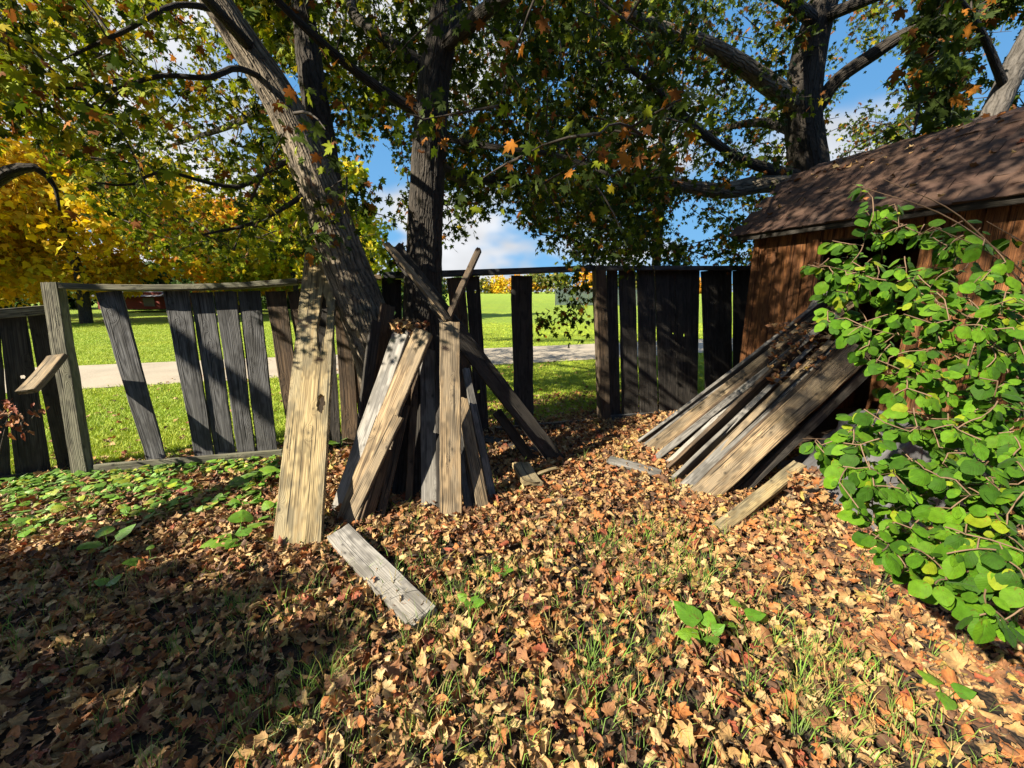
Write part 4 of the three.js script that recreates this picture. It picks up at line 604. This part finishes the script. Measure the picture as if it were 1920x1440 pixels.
// ---------------------------------------------------------------- leaf litter, grass and weeds of the yard
// a dried leaf rolls up about a slanting axis and shrivels
function crumple(g, k, seed) { const p = g.attributes.position, a = 0.5 * Math.sin(seed * 2.3), ca = Math.cos(a), sa = Math.sin(a); for (let i = 0; i < p.count; i++) { let x = p.getX(i), y = p.getY(i) - 0.4, z = p.getZ(i) * 0.6; let u = x * ca + y * sa, v = -x * sa + y * ca; const R = 1 / k, w = u / R, q = R - z; u = Math.sin(w) * q; z = R - Math.cos(w) * q; z += 0.07 * n3(u * 4 + seed, v * 4, 1) + 0.12 * v * v * Math.sin(seed * 5); v *= 1 + 0.15 * n3(u * 3, v * 3, seed); p.setXYZ(i, u * ca - v * sa, u * sa + v * ca + 0.1, z); } g.computeVertexNormals(); return g; }
const dryGeos = [1, 2, 3, 4, 5, 6, 7].map((i) => crumple(leafGeo([MAPLE_DRY, MAPLE_DRY, HEART, MAPLE, MAPLE_DRY, OVAL, MAPLE_DRY][i - 1], { curl: [0.9, -0.7, 1.3, 0.4, -1.1, 0.9, 1.7][i - 1], bend: [0.5, 0.3, 0.2, 0.8, 0.4, -0.4, 0.9][i - 1], crinkle: 0.13, seed: i + 60, rings: 3, stalk: 0.5 }), [2.0, 3.0, 2.6, 1.6, 3.4, 2.8, 4.0][i - 1], i));
const dryMat = leafMat(rgb(1, 1, 1), 0.22, 0.8, { map: dryTex });
const DRY = [[0.43, 0.262, 0.095], [0.53, 0.38, 0.17], [0.25, 0.112, 0.038], [0.38, 0.14, 0.03], [0.11, 0.05, 0.02], [0.26, 0.06, 0.02], [0.38, 0.29, 0.06]].map((c) => rgb(...c));
{
  const R = rng(7), list = [], pickC = () => { const u = R(); return u < 0.3 ? 0 : u < 0.43 ? 1 : u < 0.66 ? 2 : u < 0.79 ? 3 : u < 0.93 ? 4 : u < 0.97 ? 5 : 6; };
  const drop = (p, s, tilt) => { const a = R() * 6.283, y = V(Math.cos(a), (R() - 0.5) * tilt, Math.sin(a)), n = V((R() - 0.5) * tilt * 2, R() < 0.62 ? 1 : -1, (R() - 0.5) * tilt * 2); list.push({ p, s, m: leafMatrix(p, y, n, s), g: Math.floor(R() * 7), c: pickC() }); };
  while (list.length < 44000) {
    const z = -0.35 - 5.6 * Math.pow(R(), 0.85), x = lerp(-5.6, 4.6, R()); if (Math.abs(x) > 1.5 * -z + 0.8) continue; const yd = yardness(x, z); if (R() > yd * 1.1 || z < fenceZ(x) - 1.3) continue;
    const clump = fbm(x * 1.6, z * 1.6, 12, 3); if (R() > 0.88 + clump * 0.9) continue; const weed = sstep(-x, 1.9, 3) * sstep(fenceZ(x) + 0.75 - z, 0, 0.5); if (R() < weed * 0.6) continue;
    drop(V(x, groundY(x, z) + 0.008 + 0.045 * Math.pow(R(), 1.5), z), 0.042 * (0.5 + 1.05 * R() + (R() < 0.06 ? 0.7 : 0)), 1.3);
  }
  for (let i = 0; i < 1500; i++) { const x = -0.6 + 3 * R(), z = fenceZ(x) - 1.4 * R(); drop(V(x, groundY(x, z) + 0.03 * R(), z), 0.05 * (0.6 + 0.8 * R()), 0.9); }
  for (let i = 0; i < 190; i++) { const a = at(lerp(1440, 1600, R()), lerp(600, 720, R()), 3.4 + 0.3 * R()); drop(a, 0.045 * (0.6 + 0.8 * R()), 1.4); }
  for (let i = 0; i < 90; i++) drop(at(lerp(1480, 1550, R()), lerp(880, 960, R()), 2.55 + 0.2 * R()), 0.05 * (0.6 + 0.8 * R()), 1.4);
  for (let i = 0; i < 60; i++) drop(at(lerp(735, 800, R()), lerp(600, 632, R()), 3.2 + 0.25 * R()), 0.05 * (0.6 + 0.8 * R()), 1.4);
  for (let i = 0; i < 900; i++) { const z = -3.6 - 6 * Math.pow(R(), 1.6), x = lerp(-6, 3, R()); if (z > fenceZ(x)) continue; drop(V(x, groundY(x, z) + 0.03 + 0.015 * R(), z), 0.045 * (0.6 + 0.8 * R()), 0.7); }
  const roofAt = (u, w) => V(2.58 + 0.949 * u + 0.316 * w, u < 0.5 ? lerp(2.13, 2.71, (u + 0.13) / 0.63) : lerp(2.71, 2.92, (u - 0.5) / 0.5), -4.63 - 0.316 * u + 0.949 * w);
  for (let i = 0; i < 130; i++) { const u = R() < 0.4 ? 0.42 + 0.2 * R() : R() * 0.98 - 0.1; drop(roofAt(u, R() * 3).add(V(0, 0.03, 0)), 0.045 * (0.6 + 0.8 * R()), 1.2); }
  placeLeaves(scene.userData.ground, list, dryGeos, dryMat, DRY, 300, ['fallen_leaf', 'leaf_litter']);
  const tufts = [], q = new THREE.Quaternion(), e = new THREE.Euler();
  const spots = [[1220, 1050, 0.35, 70], [1560, 1275, 0.22, 40], [1480, 1290, 0.2, 26], [760, 1130, 0.35, 44], [860, 1135, 0.3, 30], [560, 1380, 0.3, 44], [460, 1240, 0.35, 30], [1150, 1210, 0.3, 26], [1390, 1160, 0.4, 24], [60, 1180, 0.3, 30], [330, 1120, 0.4, 20], [1640, 1400, 0.25, 24], [1230, 1330, 0.35, 24], [960, 1290, 0.4, 24], [1060, 1120, 0.5, 26], [300, 1300, 0.5, 24], [1750, 1350, 0.4, 14], [700, 1300, 0.4, 20]];
  for (const [px, py, r, n] of spots) { const c = gnd(px, py); for (let i = 0; i < n * 0.65; i++) { const a = R() * 6.283, d = r * Math.sqrt(R()), x = c.x + Math.cos(a) * d, z = c.z + Math.sin(a) * d; e.set(0, R() * 6.28, 0); q.setFromEuler(e); const s = 0.7 + 0.6 * R(), k = 0.8 + 0.4 * R(), dry = R() < 0.25; tufts.push([new THREE.Matrix4().compose(V(x, groundY(x, z), z), q, V(s, s, s)), dry ? rgb(0.4 * k, 0.33 * k, 0.1) : rgb(0.16 * k, 0.3 * k, 0.03)]); } }
  for (let i = 0; i < 700; i++) { const z = -0.5 - 3.4 * R(), x = lerp(-1.4, 1.4, R()) * -z; e.set(0, R() * 6.28, 0); q.setFromEuler(e); const s = 0.5 + 0.6 * R(), k = 0.7 + 0.5 * R(); tufts.push([new THREE.Matrix4().compose(V(x, groundY(x, z), z), q, V(s, s, s)), rgb(0.17 * k, 0.27 * k, 0.035)]); }
  scatter('yard_grass', 'thin long grass blades growing through the fallen leaves', 'grass', tuftGeo(9, 0.11, 0.05, 0.0016, 21, 0.7), grassMat, tufts);
}
const heartGeos = [1, 2, 3].map((i) => leafGeo(HEART, { curl: 0.4 - 0.2 * i, bend: 0.15 * i, crinkle: 0.05, seed: i + 90, rings: 2, stalk: 0.5, fold: 0.12 }));
const weedMat = leafMat(rgb(1, 1, 1), 0.35, 0.5, { map: veinTex, bumpMap: veinBump, bumpScale: 0.0015 });
{
  const R = rng(43), per = [[], [], []];
  for (let i = 0; i < 2600; i++) { const x = lerp(-4.9, -1.75, R()), f = fenceZ(x), z = f + 0.03 + 1.15 * Math.pow(R(), 1.7); if (fbm(x * 2, z * 2, 5, 2) < -0.08 - 0.2 * (1 - (z - f))) continue; const s = 0.054 * (0.5 + 0.9 * R()), p = V(x, groundY(x, z) + 0.02 + 0.05 * R(), z), a = R() * 6.283, k = 0.75 + 0.5 * R(), yl = R() < 0.25; per[i % 3].push([leafMatrix(p, V(Math.cos(a), (R() - 0.5) * 0.7, Math.sin(a)), V((R() - 0.5) * 0.9, 1, (R() - 0.3) * 0.8), s), yl ? rgb(0.42 * k, 0.5 * k, 0.03) : rgb(0.17 * k, 0.38 * k, 0.02)]); }
  const g = new THREE.Group(); g.name = numbered('weed_patch'); g.userData.kind = 'stuff'; scene.add(g); tag(g, 'low bright green weeds growing along the foot of the left fence', 'weeds');
  per.forEach((l, k) => scatter('leaf_cover', null, null, heartGeos[k], weedMat, l, g));
}
function weed(label, px, py, n, s, seed, tilt = 0.5) {
  const b = gnd(px, py), R = rng(seed), g = thing('weed_plant', label, 'weed', b.setY(groundY(b.x, b.z))), mats = [[0.11, 0.27, 0.012], [0.15, 0.33, 0.016], [0.19, 0.36, 0.02]].map((c) => { const m = weedMat.clone(); m.color.setRGB(...c); return m; });
  for (let i = 0; i < n; i++) { const a = i / n * 6.283 + R(), L = s * (0.45 + 0.55 * R()), d = V(Math.cos(a), 0.1 + tilt * R(), Math.sin(a)), h = 0.03 + s * 0.8 * R(), o = part('leaf', heartGeos[i % 3], mats[i % 3], g); leafMatrix(V(d.x * L * 0.45, h, d.z * L * 0.45), d, V((R() - 0.5) * 0.6, 1, 0.2 + (R() - 0.5) * 0.6), L).decompose(o.position, o.quaternion, o.scale);
    part('stem', twigGeo([V(0, -0.01, 0), V(d.x * L * 0.2, h * 0.6, d.z * L * 0.2), V(d.x * L * 0.45, h, d.z * L * 0.45)], 0.003, 0.002), mats[0], g); }
}
weed('large leaved green weed left of the wide tan plank, near the fence', 478, 915, 9, 0.15, 1); weed('dark green weed with broad drooping leaves beside the foot of the wide tan plank', 455, 1018, 6, 0.16, 2, 0.2); weed('green weed at the left edge of the wide tan plank', 512, 985, 4, 0.12, 3);
weed('small green weed in the shaded leaves at left', 205, 1035, 4, 0.11, 4); weed('tiny weed in the shaded leaves below the small green weed', 215, 1105, 3, 0.08, 5); weed('single leaf weed between the fence weeds and the shade', 285, 1060, 3, 0.09, 6);
weed('notched green weed in the sunny leaves at lower right', 1322, 1222, 5, 0.12, 7, 0.8); weed('pale green weed just behind the notched one', 1382, 1182, 3, 0.1, 8, 0.4); weed('round leaved seedling near the lower right corner', 1768, 1322, 3, 0.07, 9, 0.2); weed('small weed below the end of the bleached plank', 880, 1155, 4, 0.07, 10, 0.6); weed('small weed in the leaves between the heap and the bleached plank', 945, 1085, 4, 0.06, 11, 0.6); weed('green weed at the foot of the fence right of the wide tan plank', 640, 845, 5, 0.13, 12, 0.6);
{ // dead russet sprig by the low panel
  const base = gnd(-20, 930), g = thing('dead_branch', 'dead branch with dry russet leaves before the low panel at the left edge', 'branch', base), R = rng(3), top = at(15, 780, base.z * -1 - 0.02).sub(base), tw = growTwigs([V(0, 0, 0), top.clone().multiplyScalar(0.5), top], Array.from({ length: 14 }, () => top.clone().add(V(R() - 0.5, R() - 0.4, R() - 0.5).multiplyScalar(0.3))), R, { r: 0.004 });
  part('stem', mergeGeometries([twigGeo([V(0, -0.02, 0), top.clone().multiplyScalar(0.5), top], 0.008, 0.004), tw.geo]), bark.twig, g);
  const mats = [DRY[3], DRY[5], DRY[2]].map((c) => { const m = dryMat.clone(); m.color.copy(c); return m; });
  for (let i = 0; i < 46; i++) { const p = tw.ends[i % tw.ends.length].at(-1).clone().add(V(R() - 0.5, R() - 0.5, R() - 0.5).multiplyScalar(0.14)), o = part('leaf', dryGeos[i % 7], mats[i % 3], g); leafMatrix(p, V(R() - 0.5, R() - 0.9, R() - 0.5), V(R() - 0.5, R(), R()), 0.05 * (0.6 + 0.7 * R())).decompose(o.position, o.quaternion, o.scale); }
}

// ---------------------------------------------------------------- small things beyond the fence
{ const base = at(1225, 560, 11).setY(0), g = thing('wooden_pole', 'dark wooden pole with a flat top standing beyond the closed fence panel', 'pole', base), p = part('pole', limbGeo([V(0, -0.1, 0), V(0.01, 2.5, 0), V(0, 5.0, 0)], [0.12, 0.11, 0.105], { sides: 16, step: 0.2, relief: 0.02, cap: true }), bark.dark, g); part('cap', new THREE.CylinderGeometry(0.14, 0.14, 0.05, 20).translate(0, 5.02, 0), bark.dark, g); }
{ // wind screen fence
  const x0 = 4.6, x1 = 15, z = -45, g = thing('screen_fence', 'grey mesh screen fence far out on the field', 'fence', V(x0, 0, z)), pm = new THREE.MeshStandardMaterial({ color: rgb(0.09, 0.1, 0.1), metalness: 0.4, roughness: 0.6 });
  for (let i = 0; i <= 6; i++) part('post', new THREE.CylinderGeometry(0.04, 0.04, 1.75, 8).translate((x1 - x0) * i / 6, 0.87, 0), pm, g);
  part('top_rail', new THREE.CylinderGeometry(0.03, 0.03, x1 - x0, 8).rotateZ(Math.PI / 2).translate((x1 - x0) / 2, 1.73, 0), pm, g);
  for (let i = 0; i < 6; i++) part('screen', new THREE.BoxGeometry((x1 - x0) / 6 - 0.1, 1.6, 0.01).translate((x1 - x0) * (i + 0.5) / 6, 0.86, 0), new THREE.MeshStandardMaterial({ color: rgb(0.07, 0.1, 0.1), roughness: 0.8, transparent: true, opacity: 0.72 }), g);
}
{ // red hut behind the far hedge
  const g = thing('red_hut', 'small dark red hut with grey roof beyond the shaded lawn at left', 'hut', V(-27.6, 0, -32)), rm = new THREE.MeshStandardMaterial({ color: rgb(0.13, 0.02, 0.015), roughness: 0.9 }), gm = new THREE.MeshStandardMaterial({ color: rgb(0.16, 0.17, 0.19), roughness: 0.7 }), wm = new THREE.MeshStandardMaterial({ color: rgb(0.05, 0.05, 0.06), roughness: 0.3 });
  part('wall', new THREE.BoxGeometry(4.5, 1.2, 3).translate(0, 0.85, 0), rm, g); const s = new THREE.Shape(); s.moveTo(-1.8, 1.15); s.lineTo(0, 1.75); s.lineTo(1.8, 1.15); s.closePath(); part('roof', new THREE.ExtrudeGeometry(s, { depth: 5, bevelEnabled: false }).translate(0, 0, -2.5).rotateY(Math.PI / 2), gm, g);
  for (const x of [-1.5, 1.5]) part('window', new THREE.BoxGeometry(0.8, 0.6, 0.06).translate(x, 0.75, 1.51), wm, g);
}
// ---------------------------------------------------------------- the house behind the photographer, outside the picture
{
  const g = thing('brick_house', 'dark brick house behind the yard, opposite the fence', 'house', V(1.5, 0, 5.2)), bm = new THREE.MeshStandardMaterial({ color: rgb(0.13, 0.07, 0.05), roughness: 0.95 }), rm = new THREE.MeshStandardMaterial({ color: rgb(0.06, 0.055, 0.05), roughness: 0.95 }), wm = new THREE.MeshStandardMaterial({ color: rgb(0.04, 0.045, 0.05), roughness: 0.15 }), fm = new THREE.MeshStandardMaterial({ color: rgb(0.3, 0.29, 0.27), roughness: 0.7 });
  const bx = (x0, x1, y0, y1, z0, z1) => new THREE.BoxGeometry(x1 - x0, y1 - y0, z1 - z0).translate((x0 + x1) / 2, (y0 + y1) / 2, (z0 + z1) / 2);
  part('wall', bx(-7, 9, 0, 5.4, 0, 8), bm, g); const s = new THREE.Shape(); s.moveTo(-0.5, 5.38); s.lineTo(4, 8); s.lineTo(8.5, 5.38); s.closePath(); part('roof', new THREE.ExtrudeGeometry(s, { depth: 16.8, bevelEnabled: false }).rotateY(-Math.PI / 2).translate(9.4, 0.02, 0), rm, g);
  for (const [x, y, w, h] of [[-4.5, 1, 1.4, 1.2], [-0.5, 3.6, 1.4, 1.2], [-4.5, 3.6, 1.4, 1.2], [4, 3.6, 1.6, 1.2], [5.5, 1, 1.6, 1.2]]) { const f = part('window', bx(x - 0.08, x + w + 0.08, y - 0.08, y + h + 0.08, -0.05, -0.003), fm, g); part('pane', bx(x, x + w, y, y + h, -0.07, -0.052), wm, f); }
  part('door', bx(0.6, 1.55, 0.15, 2.2, -0.06, -0.003), fm, g);
}
renderer.render(scene, camera);
